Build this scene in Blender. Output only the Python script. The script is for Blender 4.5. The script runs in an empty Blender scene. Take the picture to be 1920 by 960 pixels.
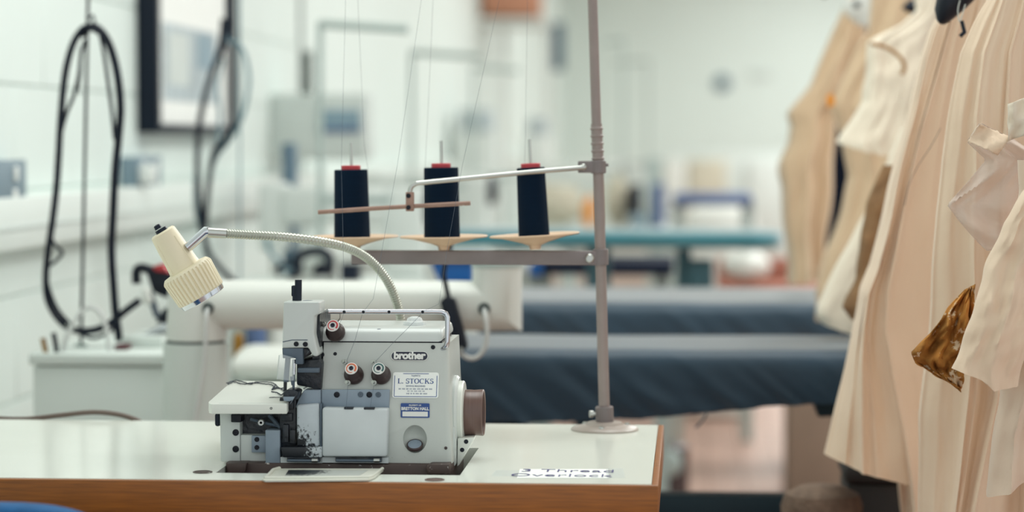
import bpy, bmesh, math, random
from math import sin, cos, pi, radians
from mathutils import Vector, Matrix, noise

# ------------------------------------------------------------------ camera, world, lights, exposure
CAMZ = 1.15                      # lens height above the floor; sewing table top is at 0.75
F = 4533.3                       # focal length in pixels of the 1920 wide frame (85 mm on 36 mm)
YAW = radians(4.21)              # camera turned a little to the left of the room's depth direction (+Y)
PITCH = math.atan(215.0 / F)     # looking slightly down
CAM = Vector((0, 0, CAMZ))
FWD = Vector((-sin(YAW) * cos(PITCH), cos(YAW) * cos(PITCH), -sin(PITCH)))
RIGHT = Vector((cos(YAW), sin(YAW), 0))
UPV = RIGHT.cross(FWD)

scene = bpy.context.scene
COL = scene.collection
cam_data = bpy.data.cameras.new('camera')
cam_data.lens = 85
cam_data.sensor_width = 36
cam_data.sensor_fit = 'HORIZONTAL'
cam_data.clip_start = 0.05
cam_data.clip_end = 200
cam_data.dof.use_dof = True
cam_data.dof.focus_distance = 3.04
cam_data.dof.aperture_fstop = 2.6
cam = bpy.data.objects.new('camera', cam_data)
M3 = Matrix((RIGHT, UPV, -FWD)).transposed()
cam.matrix_world = Matrix.Translation(CAM) @ M3.to_4x4()
COL.objects.link(cam)
scene.camera = cam

world = bpy.data.worlds.new('daylight')
scene.world = world
world.use_nodes = True
bg = world.node_tree.nodes['Background']
bg.inputs[0].default_value = (0.93, 1.0, 0.995, 1)
bg.inputs[1].default_value = 0.95

def area(name, loc, size, energy, rot=(0, 0, 0), color=(1, 1, 1)):
    d = bpy.data.lights.new(name, 'AREA')
    d.shape = 'RECTANGLE'
    d.size, d.size_y = size
    d.energy = energy
    d.color = color
    o = bpy.data.objects.new(name, d)
    o.location = loc
    o.rotation_euler = rot
    COL.objects.link(o)
    return o

for k, (lx, ly, e) in enumerate([(-0.1, 3.9, 36), (1.6, 5.5, 60), (1.6, 9.0, 88), (1.6, 13.0, 92), (1.6, 18.0, 95), (1.6, 22.5, 80)]):
    area('ceiling_lamp', (lx, ly, 3.15), (1.4, 1.6), e, (0, 0, 0), (0.95, 1.0, 0.97))

scene.view_settings.view_transform = 'Standard'
scene.view_settings.look = 'None'
scene.view_settings.gamma = 1
scene.view_settings.exposure = 0.09

# ------------------------------------------------------------------ helpers
def at(px, py, Y):
    d = FWD + RIGHT * ((px - 960) / F) + UPV * ((480 - py) / F)
    return CAM + d * (Y / d.y)

def onz(px, py, z):
    d = FWD + RIGHT * ((px - 960) / F) + UPV * ((480 - py) / F)
    return CAM + d * ((z - CAMZ) / d.z)

def lin(c):
    c = c / 255.0
    return c / 12.92 if c <= 0.04045 else ((c + 0.055) / 1.055) ** 2.4

def rgb(r, g, b):
    return (lin(r), lin(g), lin(b), 1)

MATS = {}
def mat(name, col, rough=0.5, metal=0.0, vary=0.06, scale=8.0, bump=0.0, bscale=60.0, spec=0.5, stretch=None, coat=0.0, sheen=0.0):
    """principled material, base colour gently varied by a noise in object space"""
    m = bpy.data.materials.new(name)
    m.use_nodes = True
    nt = m.node_tree
    b = nt.nodes['Principled BSDF']
    b.inputs['Roughness'].default_value = rough
    b.inputs['Metallic'].default_value = metal
    b.inputs['Specular IOR Level'].default_value = spec
    b.inputs['Coat Weight'].default_value = coat
    b.inputs['Sheen Weight'].default_value = sheen
    tc = nt.nodes.new('ShaderNodeTexCoord')
    mp = nt.nodes.new('ShaderNodeMapping')
    if stretch:
        mp.inputs['Scale'].default_value = stretch
    nt.links.new(tc.outputs['Object'], mp.inputs[0])
    n = nt.nodes.new('ShaderNodeTexNoise')
    n.inputs['Scale'].default_value = scale
    n.inputs['Detail'].default_value = 4
    nt.links.new(mp.outputs[0], n.inputs[0])
    r = nt.nodes.new('ShaderNodeValToRGB')
    r.color_ramp.elements[0].position = 0.3
    r.color_ramp.elements[1].position = 0.7
    r.color_ramp.elements[0].color = tuple(max(0, c * (1 - vary)) for c in col[:3]) + (1,)
    r.color_ramp.elements[1].color = tuple(min(1, c * (1 + vary)) for c in col[:3]) + (1,)
    nt.links.new(n.outputs[0], r.inputs[0])
    nt.links.new(r.outputs[0], b.inputs['Base Color'])
    if bump:
        n2 = nt.nodes.new('ShaderNodeTexNoise')
        n2.inputs['Scale'].default_value = bscale
        n2.inputs['Detail'].default_value = 5
        nt.links.new(mp.outputs[0], n2.inputs[0])
        bp = nt.nodes.new('ShaderNodeBump')
        bp.inputs['Strength'].default_value = bump
        bp.inputs['Distance'].default_value = 0.004
        nt.links.new(n2.outputs[0], bp.inputs['Height'])
        nt.links.new(bp.outputs[0], b.inputs['Normal'])
    MATS[name] = m
    return m

def speckle(m, col, scale, thresh, soft=0.04, mask_axis=None, mask_from=0, mask_to=1, detail=6):
    """dark wear or lint flecks of their own shape over a material; optionally only along part of the object"""
    nt = m.node_tree
    b = nt.nodes['Principled BSDF']
    old = b.inputs['Base Color'].links[0].from_socket
    tc = nt.nodes.new('ShaderNodeTexCoord')
    n = nt.nodes.new('ShaderNodeTexNoise')
    n.inputs['Scale'].default_value = scale
    n.inputs['Detail'].default_value = detail
    n.inputs['Roughness'].default_value = 0.7
    nt.links.new(tc.outputs['Object'], n.inputs[0])
    val = n.outputs[0]
    if mask_axis is not None:
        s = nt.nodes.new('ShaderNodeSeparateXYZ')
        nt.links.new(tc.outputs['Generated'], s.inputs[0])
        acc = None
        for ax, a0, a1 in mask_axis:
            mr = nt.nodes.new('ShaderNodeMapRange')
            mr.inputs[1].default_value = a0
            mr.inputs[2].default_value = a1
            mr.inputs[3].default_value = 0.0
            mr.inputs[4].default_value = 1.0
            nt.links.new(s.outputs[ax], mr.inputs[0])
            if acc is None:
                acc = mr.outputs[0]
            else:
                mm = nt.nodes.new('ShaderNodeMath'); mm.operation = 'MULTIPLY'
                nt.links.new(acc, mm.inputs[0]); nt.links.new(mr.outputs[0], mm.inputs[1])
                acc = mm.outputs[0]
        m1 = nt.nodes.new('ShaderNodeMath'); m1.operation = 'MULTIPLY_ADD'
        nt.links.new(acc, m1.inputs[0])
        m1.inputs[1].default_value = 0.50
        m1.inputs[2].default_value = -0.27
        m2 = nt.nodes.new('ShaderNodeMath'); m2.operation = 'ADD'
        nt.links.new(m1.outputs[0], m2.inputs[0]); nt.links.new(val, m2.inputs[1])
        val = m2.outputs[0]
    mr = nt.nodes.new('ShaderNodeMapRange')
    mr.inputs[1].default_value = thresh
    mr.inputs[2].default_value = thresh + soft
    nt.links.new(val, mr.inputs[0])
    mx = nt.nodes.new('ShaderNodeMix'); mx.data_type = 'RGBA'
    nt.links.new(mr.outputs[0], mx.inputs[0])
    nt.links.new(old, mx.inputs[6])
    mx.inputs[7].default_value = col
    nt.links.new(mx.outputs[2], b.inputs['Base Color'])
    return m

def glassy(name, col, alpha, rough=0.1):
    m = bpy.data.materials.new(name)
    m.use_nodes = True
    nt = m.node_tree
    b = nt.nodes['Principled BSDF']
    b.inputs['Base Color'].default_value = col
    b.inputs['Roughness'].default_value = rough
    b.inputs['Alpha'].default_value = alpha
    MATS[name] = m
    return m

class MB:
    """collects shapes in world coordinates, then builds ONE mesh object"""
    def __init__(s):
        s.bm = bmesh.new()
    def box(s, x0, x1, y0, y1, z0, z1, bevel=0.0, seg=2, mtx=None):
        m = Matrix.Translation(((x0 + x1) / 2, (y0 + y1) / 2, (z0 + z1) / 2)) @ Matrix.Diagonal((abs(x1 - x0), abs(y1 - y0), abs(z1 - z0), 1))
        if mtx is not None:
            m = mtx @ m
        r = bmesh.ops.create_cube(s.bm, size=1, matrix=m)
        if bevel:
            ed = list({e for v in r['verts'] for e in v.link_edges})
            bmesh.ops.bevel(s.bm, geom=ed, offset=bevel, segments=seg, affect='EDGES', profile=0.5)
        return s
    def prism(s, pts, depth, bevel=0.0, seg=2):
        """pts: list of 3D points of the near face, extruded along vector depth"""
        depth = Vector(depth)
        a = [s.bm.verts.new(Vector(p)) for p in pts]
        b = [s.bm.verts.new(Vector(p) + depth) for p in pts]
        n = len(a)
        fs = [s.bm.faces.new(a), s.bm.faces.new(b[::-1])]
        for i in range(n):
            j = (i + 1) % n
            fs.append(s.bm.faces.new((a[j], a[i], b[i], b[j])))
        bmesh.ops.recalc_face_normals(s.bm, faces=fs)
        if bevel:
            ed = list({e for f in fs for e in f.edges})
            bmesh.ops.bevel(s.bm, geom=ed, offset=bevel, segments=seg, affect='EDGES', profile=0.5)
        return s
    def tube(s, pts, r, seg=10, caps=True):
        pts = [Vector(p) for p in pts]
        n = len(pts)
        rs = r if isinstance(r, (list, tuple)) else [r] * n
        tang = []
        for i in range(n):
            if i == 0: t = pts[1] - pts[0]
            elif i == n - 1: t = pts[-1] - pts[-2]
            else: t = (pts[i] - pts[i - 1]).normalized() + (pts[i + 1] - pts[i]).normalized()
            tang.append(t.normalized())
        up = Vector((0, 0, 1)) if abs(tang[0].z) < 0.9 else Vector((1, 0, 0))
        u = tang[0].cross(up).normalized()
        rings = []
        for i in range(n):
            t = tang[i]
            u = (u - t * u.dot(t)).normalized()
            v = t.cross(u)
            mit, md = 1.0, None
            if 0 < i < n - 1:
                d0 = (pts[i] - pts[i - 1]).normalized(); d1 = (pts[i + 1] - pts[i]).normalized()
                c = max(-1, min(1, d0.dot(d1)))
                if c < 0.95:
                    mit = 1.0 / max(0.35, math.sqrt((1 + c) / 2))
                    md = (d1 - d0).normalized()
            ring = []
            for k in range(seg):
                a = 2 * pi * k / seg
                o = (u * cos(a) + v * sin(a)) * rs[i]
                if md is not None:
                    o += md * o.dot(md) * (mit - 1)
                ring.append(s.bm.verts.new(pts[i] + o))
            rings.append(ring)
        for i in range(n - 1):
            for k in range(seg):
                l = (k + 1) % seg
                s.bm.faces.new((rings[i][k], rings[i][l], rings[i + 1][l], rings[i + 1][k]))
        if caps:
            s.bm.faces.new(rings[0][::-1]); s.bm.faces.new(rings[-1])
        return s
    def lathe(s, prof, origin, axis, seg=24, rfun=None):
        """prof: (radius, height) pairs along axis"""
        q = Vector(axis).to_track_quat('Z', 'Y')
        o = Vector(origin)
        rings = []
        for (r, h) in prof:
            if r < 1e-6:
                rings.append([s.bm.verts.new(o + q @ Vector((0, 0, h)))])
            else:
                ring = []
                for k in range(seg):
                    a = 2 * pi * k / seg
                    rr = rfun(r, h, k, seg) if rfun else r
                    ring.append(s.bm.verts.new(o + q @ Vector((rr * cos(a), rr * sin(a), h))))
                rings.append(ring)
        fs = []
        for i in range(len(rings) - 1):
            A, B = rings[i], rings[i + 1]
            for k in range(seg):
                l = (k + 1) % seg
                if len(A) == 1 and len(B) == 1: continue
                if len(A) == 1: fs.append(s.bm.faces.new((A[0], B[l], B[k])))
                elif len(B) == 1: fs.append(s.bm.faces.new((A[k], A[l], B[0])))
                else: fs.append(s.bm.faces.new((A[k], A[l], B[l], B[k])))
        if len(rings[0]) > 1: fs.append(s.bm.faces.new(rings[0][::-1]))
        if len(rings[-1]) > 1: fs.append(s.bm.faces.new(rings[-1]))
        bmesh.ops.recalc_face_normals(s.bm, faces=fs)
        return s
    def ball(s, c, rx, ry=None, rz=None, seg=16, rings=10, rough=0.0, seed=0):
        ry = ry or rx; rz = rz or rx
        r = bmesh.ops.create_uvsphere(s.bm, u_segments=seg, v_segments=rings, radius=1)
        for v in r['verts']:
            p = v.co.copy()
            if rough:
                p *= 1 + rough * noise.noise(p * 1.8 + Vector((seed * 7.1, 0, seed)))
            v.co = Vector((c[0] + p.x * rx, c[1] + p.y * ry, c[2] + p.z * rz))
        return s
    def grid(s, fn, nu, nv, closed_u=False):
        """surface of points fn(i/nu, j/nv)"""
        rows = []
        for j in range(nv + 1):
            rows.append([s.bm.verts.new(fn(i / nu, j / nv)) for i in range(nu if closed_u else nu + 1)])
        w = len(rows[0])
        for j in range(nv):
            for i in range(nu):
                k = (i + 1) % w if closed_u else i + 1
                s.bm.faces.new((rows[j][i], rows[j][k], rows[j + 1][k], rows[j + 1][i]))
        return s
    def add_mesh(s, me, mtx):
        start = len(s.bm.verts)
        s.bm.from_mesh(me)
        s.bm.verts.ensure_lookup_table()
        for v in s.bm.verts[start:]:
            v.co = mtx @ v.co
        return s
    def build(s, name, material, parent=None, angle=38, solid=0.0):
        me = bpy.data.meshes.new(name)
        s.bm.to_mesh(me); s.bm.free()
        off = Vector((0, 0, 0))
        if parent is not None:
            p = parent
            while p is not None:
                off += p.location; p = p.parent
        else:
            xs = [v.co for v in me.vertices]
            off = Vector(((min(v.x for v in xs) + max(v.x for v in xs)) / 2, (min(v.y for v in xs) + max(v.y for v in xs)) / 2, min(v.z for v in xs)))
        me.transform(Matrix.Translation(-off))
        me.polygons.foreach_set('use_smooth', [True] * len(me.polygons))
        me.set_sharp_from_angle(angle=radians(angle))
        me.materials.append(MATS[material] if isinstance(material, str) else material)
        o = bpy.data.objects.new(name, me)
        COL.objects.link(o)
        if solid:
            sm = o.modifiers.new('thickness', 'SOLIDIFY'); sm.thickness = solid; sm.offset = 0; sm.use_even_offset = False
        if parent is not None: o.parent = parent
        else: o.location = off
        return o

def tag(o, label, cat, group=None):
    o['label'] = label; o['category'] = cat
    if group: o['group'] = group
    return o
def thing(name, label, cat, loc, group=None):
    o = bpy.data.objects.new(name, None)
    o.empty_display_size = 0.05
    o.location = loc
    COL.objects.link(o)
    return tag(o, label, cat, group)
def struct(o):
    o['kind'] = 'structure'
    return o
def dup(root, delta, label, group=None):
    def rec(o, par):
        c = o.copy(); COL.objects.link(c); c.parent = par
        for ch in list(o.children): rec(ch, c)
        return c
    r = rec(root, None)
    r.location = Vector(root.location) + Vector(delta)
    r['label'] = label
    if group: r['group'] = group
    return r
def smooth(pts, n):
    """Catmull-Rom through pts, n points"""
    pts = [Vector(p) for p in pts]
    P = [pts[0] * 2 - pts[1]] + pts + [pts[-1] * 2 - pts[-2]]
    out = []
    for i in range(n):
        f = i / (n - 1) * (len(pts) - 1)
        k = min(int(f), len(pts) - 2); t = f - k
        a, b, c, d = P[k:k + 4]
        out.append(0.5 * ((2 * b) + (c - a) * t + (2 * a - 5 * b + 4 * c - d) * t * t + (3 * b - a - 3 * c + d) * t ** 3))
    return out
def interp(tab, v):
    if v <= tab[0][0]: return tab[0][1]
    for (a, x), (b, y) in zip(tab, tab[1:]):
        if v <= b: return x + (y - x) * (v - a) / (b - a)
    return tab[-1][1]
def text_mesh(body, size, bold=0.0, space=1.0, extrude=0.0002):
    c = bpy.data.curves.new('lettering', 'FONT')
    c.body = body; c.size = size; c.align_x = 'CENTER'; c.align_y = 'CENTER'
    c.offset = bold; c.extrude = extrude; c.space_character = space; c.resolution_u = 3
    o = bpy.data.objects.new('lettering', c)
    COL.objects.link(o)
    dg = bpy.context.evaluated_depsgraph_get()
    me = bpy.data.meshes.new_from_object(o.evaluated_get(dg))
    bpy.data.objects.remove(o); bpy.data.curves.remove(c)
    return me
def frame_mtx(origin, xdir, ydir):
    x = Vector(xdir).normalized(); y = Vector(ydir); y = (y - x * y.dot(x)).normalized(); z = x.cross(y)
    m = Matrix((x, y, z)).transposed().to_4x4()
    return Matrix.Translation(origin) @ m

# ------------------------------------------------------------------ materials
mat('wall_paint', rgb(226, 237, 232), 0.55, vary=0.012, scale=3, bump=0.12, bscale=90)
mat('wall_mortar', rgb(222, 229, 225), 0.8)
mat('ceiling_paint', rgb(236, 239, 236), 0.8, vary=0.02)
mat('floor_wood', rgb(176, 142, 128), 0.42, vary=0.12, scale=3, stretch=(10, 1, 1))
mat('floor_dark', rgb(70, 50, 42), 0.8)
mat('trim_white', rgb(224, 231, 226), 0.45, vary=0.02)
mat('laminate', rgb(233, 237, 228), 0.16, vary=0.02, scale=5, spec=0.6)
mat('table_wood', rgb(146, 84, 20), 0.42, vary=0.25, scale=9, stretch=(2, 20, 40), bump=0.1)
mat('metal_leg', rgb(120, 118, 114), 0.4)
m = mat('enamel', rgb(193, 197, 192), 0.33, vary=0.03, scale=14, bump=0.03, bscale=250, coat=0.15)
speckle(m, rgb(92, 84, 80), 120, 0.69, 0.03)
m = mat('enamel_clean', rgb(204, 209, 206), 0.32, vary=0.03, scale=14, coat=0.15)
m = mat('cover_grey', rgb(206, 212, 214), 0.36, vary=0.05, scale=20)
speckle(m, rgb(60, 66, 76), 160, 0.75, 0.03)
m = mat('cover_linty', rgb(192, 200, 206), 0.42, vary=0.08, scale=30)
speckle(m, rgb(22, 26, 34), 210, 0.47, 0.10, mask_axis=[(2, 0.95, 0.0), (0, 1.6, 0.0)])
m = mat('ledge_linty', rgb(194, 202, 206), 0.45, vary=0.08, scale=30)
speckle(m, rgb(22, 26, 34), 230, 0.44, 0.08, mask_axis=[(0, 1.3, 0.2)])
mat('plate_blue', rgb(138, 152, 166), 0.36, vary=0.1, scale=30)
mat('plate_blue_dark', rgb(84, 98, 112), 0.4, vary=0.1, scale=30)
mat('plate_light', rgb(226, 228, 220), 0.3, vary=0.02)
m = mat('mech_dark', rgb(20, 27, 37), 0.35, vary=0.4, scale=50, bump=0.4, bscale=120)
speckle(m, rgb(120, 132, 142), 90, 0.66, 0.08)
mat('black_screw', rgb(16, 20, 32), 0.4, vary=0.2, spec=0.3)
mat('black_plastic', rgb(12, 20, 34), 0.4, vary=0.15, spec=0.3)
mat('navy_plastic', rgb(12, 24, 42), 0.35, vary=0.15, spec=0.3)
m = mat('iron_brown', rgb(74, 58, 54), 0.5, vary=0.2, scale=30)
speckle(m, rgb(196, 190, 186), 110, 0.64, 0.04)
mat('knob_brown', rgb(64, 50, 50), 0.4, vary=0.12)
mat('wheel_brown', rgb(104, 80, 74), 0.35, vary=0.12, scale=20, stretch=(40, 1, 1))
mat('white_print', rgb(232, 232, 228), 0.5, vary=0.01)
mat('red_print', rgb(198, 62, 66), 0.5, vary=0.02)
mat('orange_print', rgb(222, 116, 78), 0.5, vary=0.02)
mat('green_print', rgb(60, 104, 104), 0.5, vary=0.02)
mat('badge_navy', rgb(26, 30, 52), 0.35, vary=0.05)
mat('blue_print', rgb(44, 76, 140), 0.5, vary=0.05)
mat('grey_print', rgb(130, 140, 160), 0.5, vary=0.1, scale=400)
mat('chrome', rgb(206, 208, 214), 0.16, metal=1.0, vary=0.03)
mat('satin_metal', rgb(190, 192, 188), 0.34, metal=1.0, vary=0.05)
mat('goose_metal', rgb(186, 188, 178), 0.38, metal=0.85, vary=0.05, scale=40)
mat('cream_plastic', rgb(236, 224, 196), 0.42, vary=0.03)
mat('lamp_glass', rgb(206, 212, 216), 0.1, vary=0.03)
mat('taupe_metal', rgb(150, 136, 132), 0.42, vary=0.06, scale=30, bump=0.05, bscale=200)
mat('taupe_dark', rgb(128, 118, 118), 0.45, vary=0.08, scale=30)
m = mat('copper_rod', rgb(158, 126, 112), 0.42, metal=0.2, vary=0.15, scale=40)
speckle(m, rgb(214, 208, 204), 60, 0.64, 0.05)
mat('disc_cream', rgb(222, 190, 160), 0.5, vary=0.03)
mat('thread_navy', rgb(6, 30, 52), 0.85, vary=0.3, scale=6, stretch=(1, 1, 260), bump=0.5, bscale=40, spec=0.15)
mat('cap_red', rgb(200, 62, 72), 0.45, vary=0.03)
mat('thread_dark', rgb(40, 48, 64), 0.8)
mat('thread_fine', rgb(92, 102, 114), 0.8)
glassy('clear_plastic', (0.85, 0.9, 0.92, 1), 0.2, 0.12)
glassy('clear_faceted', (0.9, 0.93, 0.93, 1), 0.72, 0.05)
m = mat('tray_cream', rgb(214, 214, 202), 0.3, vary=0.04)
m = mat('tray_floor', rgb(186, 190, 184), 0.35, vary=0.08)
speckle(m, rgb(20, 24, 32), 240, 0.46, 0.08, mask_axis=[(0, 0.75, 0.25), (1, -0.2, 0.6)])
mat('paper', rgb(246, 248, 244), 0.6, vary=0.01)
mat('ink_violet', rgb(70, 66, 122), 0.6, vary=0.1)
mat('cable_brown', rgb(110, 96, 88), 0.5)
mat('steel_white', rgb(222, 224, 218), 0.4, vary=0.02)
mat('steel_white_cool', rgb(212, 220, 215), 0.45, vary=0.02)
mat('cable_white', rgb(206, 208, 206), 0.5)
mat('rubber_green', rgb(24, 44, 44), 0.6)
mat('hose_black', rgb(8, 18, 34), 0.5, vary=0.25, scale=40, spec=0.25)
mat('hose_grey', rgb(104, 136, 146), 0.5)
mat('cloth_navy', rgb(8, 50, 72), 0.5, vary=0.15, scale=6, bump=0.1, bscale=40, sheen=0.5, spec=0.5)
mat('cloth_slate', rgb(32, 62, 82), 0.48, vary=0.1, scale=6, bump=0.1, bscale=40, sheen=0.7)
mat('cloth_teal', rgb(44, 118, 130), 0.75, vary=0.1, scale=7, bump=0.15, bscale=60, sheen=0.8)
mat('frame_teal', rgb(12, 36, 46), 0.5, vary=0.1, spec=0.3)
mat('leg_teal', rgb(60, 98, 108), 0.5, vary=0.1)
mat('calico', rgb(234, 208, 182), 0.85, vary=0.035, scale=5, bump=0.35, bscale=26, sheen=0.2)
mat('calico_tan', rgb(212, 184, 152), 0.85, vary=0.05, scale=5, bump=0.35, bscale=26, sheen=0.2)
mat('calico_pale', rgb(238, 224, 204), 0.85, vary=0.03, scale=5, bump=0.35, bscale=26, sheen=0.2)
mat('calico_grey', rgb(226, 202, 180), 0.85, vary=0.05, scale=5, bump=0.35, bscale=26, sheen=0.2)
mat('brown_cloth', rgb(142, 108, 74), 0.8, vary=0.2, scale=30, bump=0.4)
m = mat('brown_lace', rgb(176, 122, 62), 0.9, vary=0.5, scale=26, bump=0.5, bscale=70, spec=0.15)
speckle(m, rgb(226, 204, 174), 34, 0.555, 0.03)
mat('stitch_ochre', rgb(170, 124, 72), 0.8)
glassy('organza', rgb(232, 214, 204), 0.45, 0.5)
mat('taupe_highlit', rgb(176, 164, 156), 0.3, vary=0.06, scale=30)  # stand taupe for the flange, its highlights put into a lighter base colour
mat('navy_cloth', rgb(14, 26, 48), 0.8, vary=0.2, spec=0.2)
mat('blue_fabric', rgb(28, 92, 146), 0.85, vary=0.12, scale=60, bump=0.3, bscale=200)
mat('blue_plastic', rgb(18, 96, 172), 0.5, vary=0.05)
mat('socket_grey', rgb(122, 142, 154), 0.45, metal=0.2, vary=0.06)
mat('white_plastic', rgb(232, 236, 232), 0.4, vary=0.02)
mat('frame_black', rgb(8, 22, 38), 0.5, vary=0.1, spec=0.25)
mat('print_grey', rgb(176, 188, 192), 0.6, vary=0.25, scale=12)
mat('machine_white', rgb(216, 222, 218), 0.45, vary=0.02)
mat('pale_grey', rgb(206, 214, 210), 0.5, vary=0.04)
mat('screen_blue', rgb(130, 156, 170), 0.4, vary=0.08)
mat('stand_grey', rgb(172, 186, 182), 0.5)
mat('cardboard', rgb(140, 120, 104), 0.7, vary=0.08)
mat('brown_box', rgb(196, 140, 112), 0.7, vary=0.08)
mat('beige_cloth', rgb(200, 194, 176), 0.85, vary=0.12, scale=10)
mat('orange', rgb(236, 150, 40), 0.6)
mat('denim', rgb(84, 104, 144), 0.7, vary=0.1)
mat('slate_bar', rgb(78, 106, 124), 0.5)
mat('brass', rgb(150, 110, 50), 0.35, metal=0.8)
mat('dark_red', rgb(84, 36, 44), 0.5)
mat('red', rgb(178, 54, 60), 0.5)
mat('knit_brown', rgb(112, 92, 78), 0.9, vary=0.25, scale=60, bump=0.8, bscale=150)
mat('trunk_dark', rgb(38, 34, 34), 0.6, vary=0.2)
mat('rust_wood', rgb(170, 110, 92), 0.55, vary=0.15, scale=4)

# ------------------------------------------------------------------ the room
WX, YB, XR = -1.31, 25.0, 6.0
o = struct(MB().box(WX - 0.15, WX - 0.006, 1.0, YB, 0, 3.3).build('wall_left', 'wall_mortar'))
wall_left = o
# painted concrete blocks where the joints can be told apart
bh, bl = 0.205, 0.44
block_mesh = None
for r in range(6):
    z0 = 0.645 + r * bh
    y = 3.3 + (0.22 if r % 2 else 0)
    while y < 8.0:
        if block_mesh is None:
            b = MB().box(WX - 0.008, WX, y + 0.002, y + bl - 0.002, z0 + 0.002, z0 + bh - 0.002, 0.0015, 1).build('block', 'wall_paint', wall_left)
            block_mesh = b; by, bz = y, z0
        else:
            b = block_mesh.copy(); COL.objects.link(b); b.location = Vector((0, y - by, z0 - bz))
        y += bl
MBW = MB()
MBW.box(WX - 0.008, WX, 8.06, YB, 0.645, 3.3).box(WX - 0.008, WX, 1.0, 8.06, 1.88, 3.3).box(WX - 0.008, WX, 1.0, YB, 0, 0.64)
MBW.box(WX - 0.008, WX, 1.0, 3.29, 0.645, 1.88)
pl = MBW.build('plaster', 'wall_paint', wall_left)
struct(MB().box(WX - 0.15, XR, YB, YB + 0.15, 0, 3.3).build('wall_back', 'wall_paint'))
struct(MB().box(WX - 0.15, XR, 1.0, YB + 0.15, 3.3, 3.4).build('ceiling', 'ceiling_paint'))
fl = struct(MB().box(WX - 0.15, XR, -1.0, YB + 0.15, -0.1, -0.022).build('floor', 'floor_dark'))
pw = 0.125
proto = None
k = 0
x = WX
while x < 3.2:
    if proto is None:
        proto = MB().box(x + 0.0015, x + pw - 0.0015, -1.0, YB, -0.022, 0.0).build('floorboard', 'floor_wood', fl)
        px0 = x
    else:
        c = proto.copy(); COL.objects.link(c); c.location = Vector((x - px0, 0, 0.0))
    x += pw
struct(MB().box(3.2, XR, -1.0, YB, -0.022, 0.0).build('floor_far_side', 'floor_wood'))
# dado trunking and skirting along the left wall
t = struct(MB().box(WX, WX + 0.045, 1.2, 20, 0.945, 1.045, 0.004).build('trim_1', 'trim_white'))
MB().box(WX, WX + 0.048, 1.2, 20, 0.985, 0.990).build('lid_seam', 'pale_grey', t)
struct(MB().box(WX, WX + 0.02, 1.2, YB, 0.0, 0.12, 0.003).build('baseboard_left', 'trim_white'))

# ------------------------------------------------------------------ sewing table
TZ = 0.75
RX = onz(1234, 797, TZ).x
FY, BY = onz(1221, 908, TZ).y, onz(1234, 797, TZ).y
LX = RX - 1.215
YF = 2.94                                     # plane of the overlocker's front
hole_x0, hole_x1 = onz(405, 886, TZ).x, onz(866, 886, TZ).x
hole_y0, hole_y1 = onz(700, 889.5, TZ).y, YF + 0.19
table = thing('sewing_table', 'white laminate sewing table with brown wooden edge, carrying the overlocker', 'table', ((LX + RX) / 2, (FY + BY) / 2, 0))
mb = MB()
th = 0.036
for (a, b, c, d) in [(LX, hole_x0, FY, BY), (hole_x1, RX, FY, BY), (hole_x0, hole_x1, FY, hole_y0), (hole_x0, hole_x1, hole_y1, BY)]:
    mb.box(a, b, c, d, TZ - th, TZ)
mb.build('tabletop', 'laminate', table)
MB().box(LX - 0.008, RX + 0.008, FY - 0.009, FY - 0.0002, TZ - 0.046, TZ - 0.0005, 0.0012).build('front_edging', 'table_wood', table)
MB().box(RX + 0.0002, RX + 0.008, FY, BY + 0.006, TZ - 0.046, TZ - 0.0005, 0.001).build('side_edging', 'table_wood', table)
MB().box(hole_x0 - 0.03, hole_x1 + 0.03, hole_y0 - 0.02, hole_y1 + 0.03, TZ - 0.075, TZ - 0.0365).build('drip_pan', 'mech_dark', table)
for sx in (LX + 0.12, RX - 0.12):
    MB().box(sx - 0.03, sx + 0.03, FY + 0.04, BY - 0.04, TZ - 0.10, TZ - 0.076 + 0.038, 0.003).build('leg_bracket', 'metal_leg', table)
    MB().box(sx - 0.025, sx + 0.025, (FY + BY) / 2 - 0.04, (FY + BY) / 2 + 0.04, 0.04, TZ - 0.10, 0.004).build('leg', 'metal_leg', table)
    MB().box(sx - 0.03, sx + 0.03, FY + 0.02, BY - 0.02, 0.0, 0.04, 0.006).build('foot', 'metal_leg', table)
MB().box(LX + 0.14, RX - 0.14, (FY + BY) / 2 - 0.015, (FY + BY) / 2 + 0.015, 0.25, 0.31, 0.003).build('crossbar', 'metal_leg', table)
for (u, v) in ((380, 885.5), (815, 900)):
    c = onz(u, v, TZ)
    rr = 0.0118
    MB().lathe([(rr, 0), (rr, 0.0009), (rr * 0.82, 0.0012), (rr * 0.8, 0.0004), (0, 0.0004)], c + Vector((0, 0, 0.00005)), (0, 0, 1), 28).build('plug', 'wheel_brown' if u > 600 else 'iron_brown', table)

# ------------------------------------------------------------------ overlocker
def MP(u, v, d=0.0):
    return at(u, v, YF + d)
def mbox(mb, u0, v0, u1, v1, d0, d1, bevel=0.0, seg=2):
    a = MP(u0, (v0 + v1) / 2, d0); b = MP(u1, (v0 + v1) / 2, d0)
    t = MP((u0 + u1) / 2, v0, d0); w = MP((u0 + u1) / 2, v1, d0)
    return mb.box(a.x, b.x, YF + d0, YF + d1, w.z, t.z, bevel, seg)
def poly(mb, pts, d0, d1, bevel=0.0, seg=2):
    return mb.prism([MP(u, v, d0) for u, v in pts], (0, d1 - d0, 0), bevel, seg)
SX = 2.94 / F                                   # metres per pixel on the front plane

oc = thing('overlocker', 'grey-white industrial overlock sewing machine with brown handwheel, bolted into the sewing table', 'sewing machine', (MP(640, 880).x, YF + 0.09, TZ))

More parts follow.
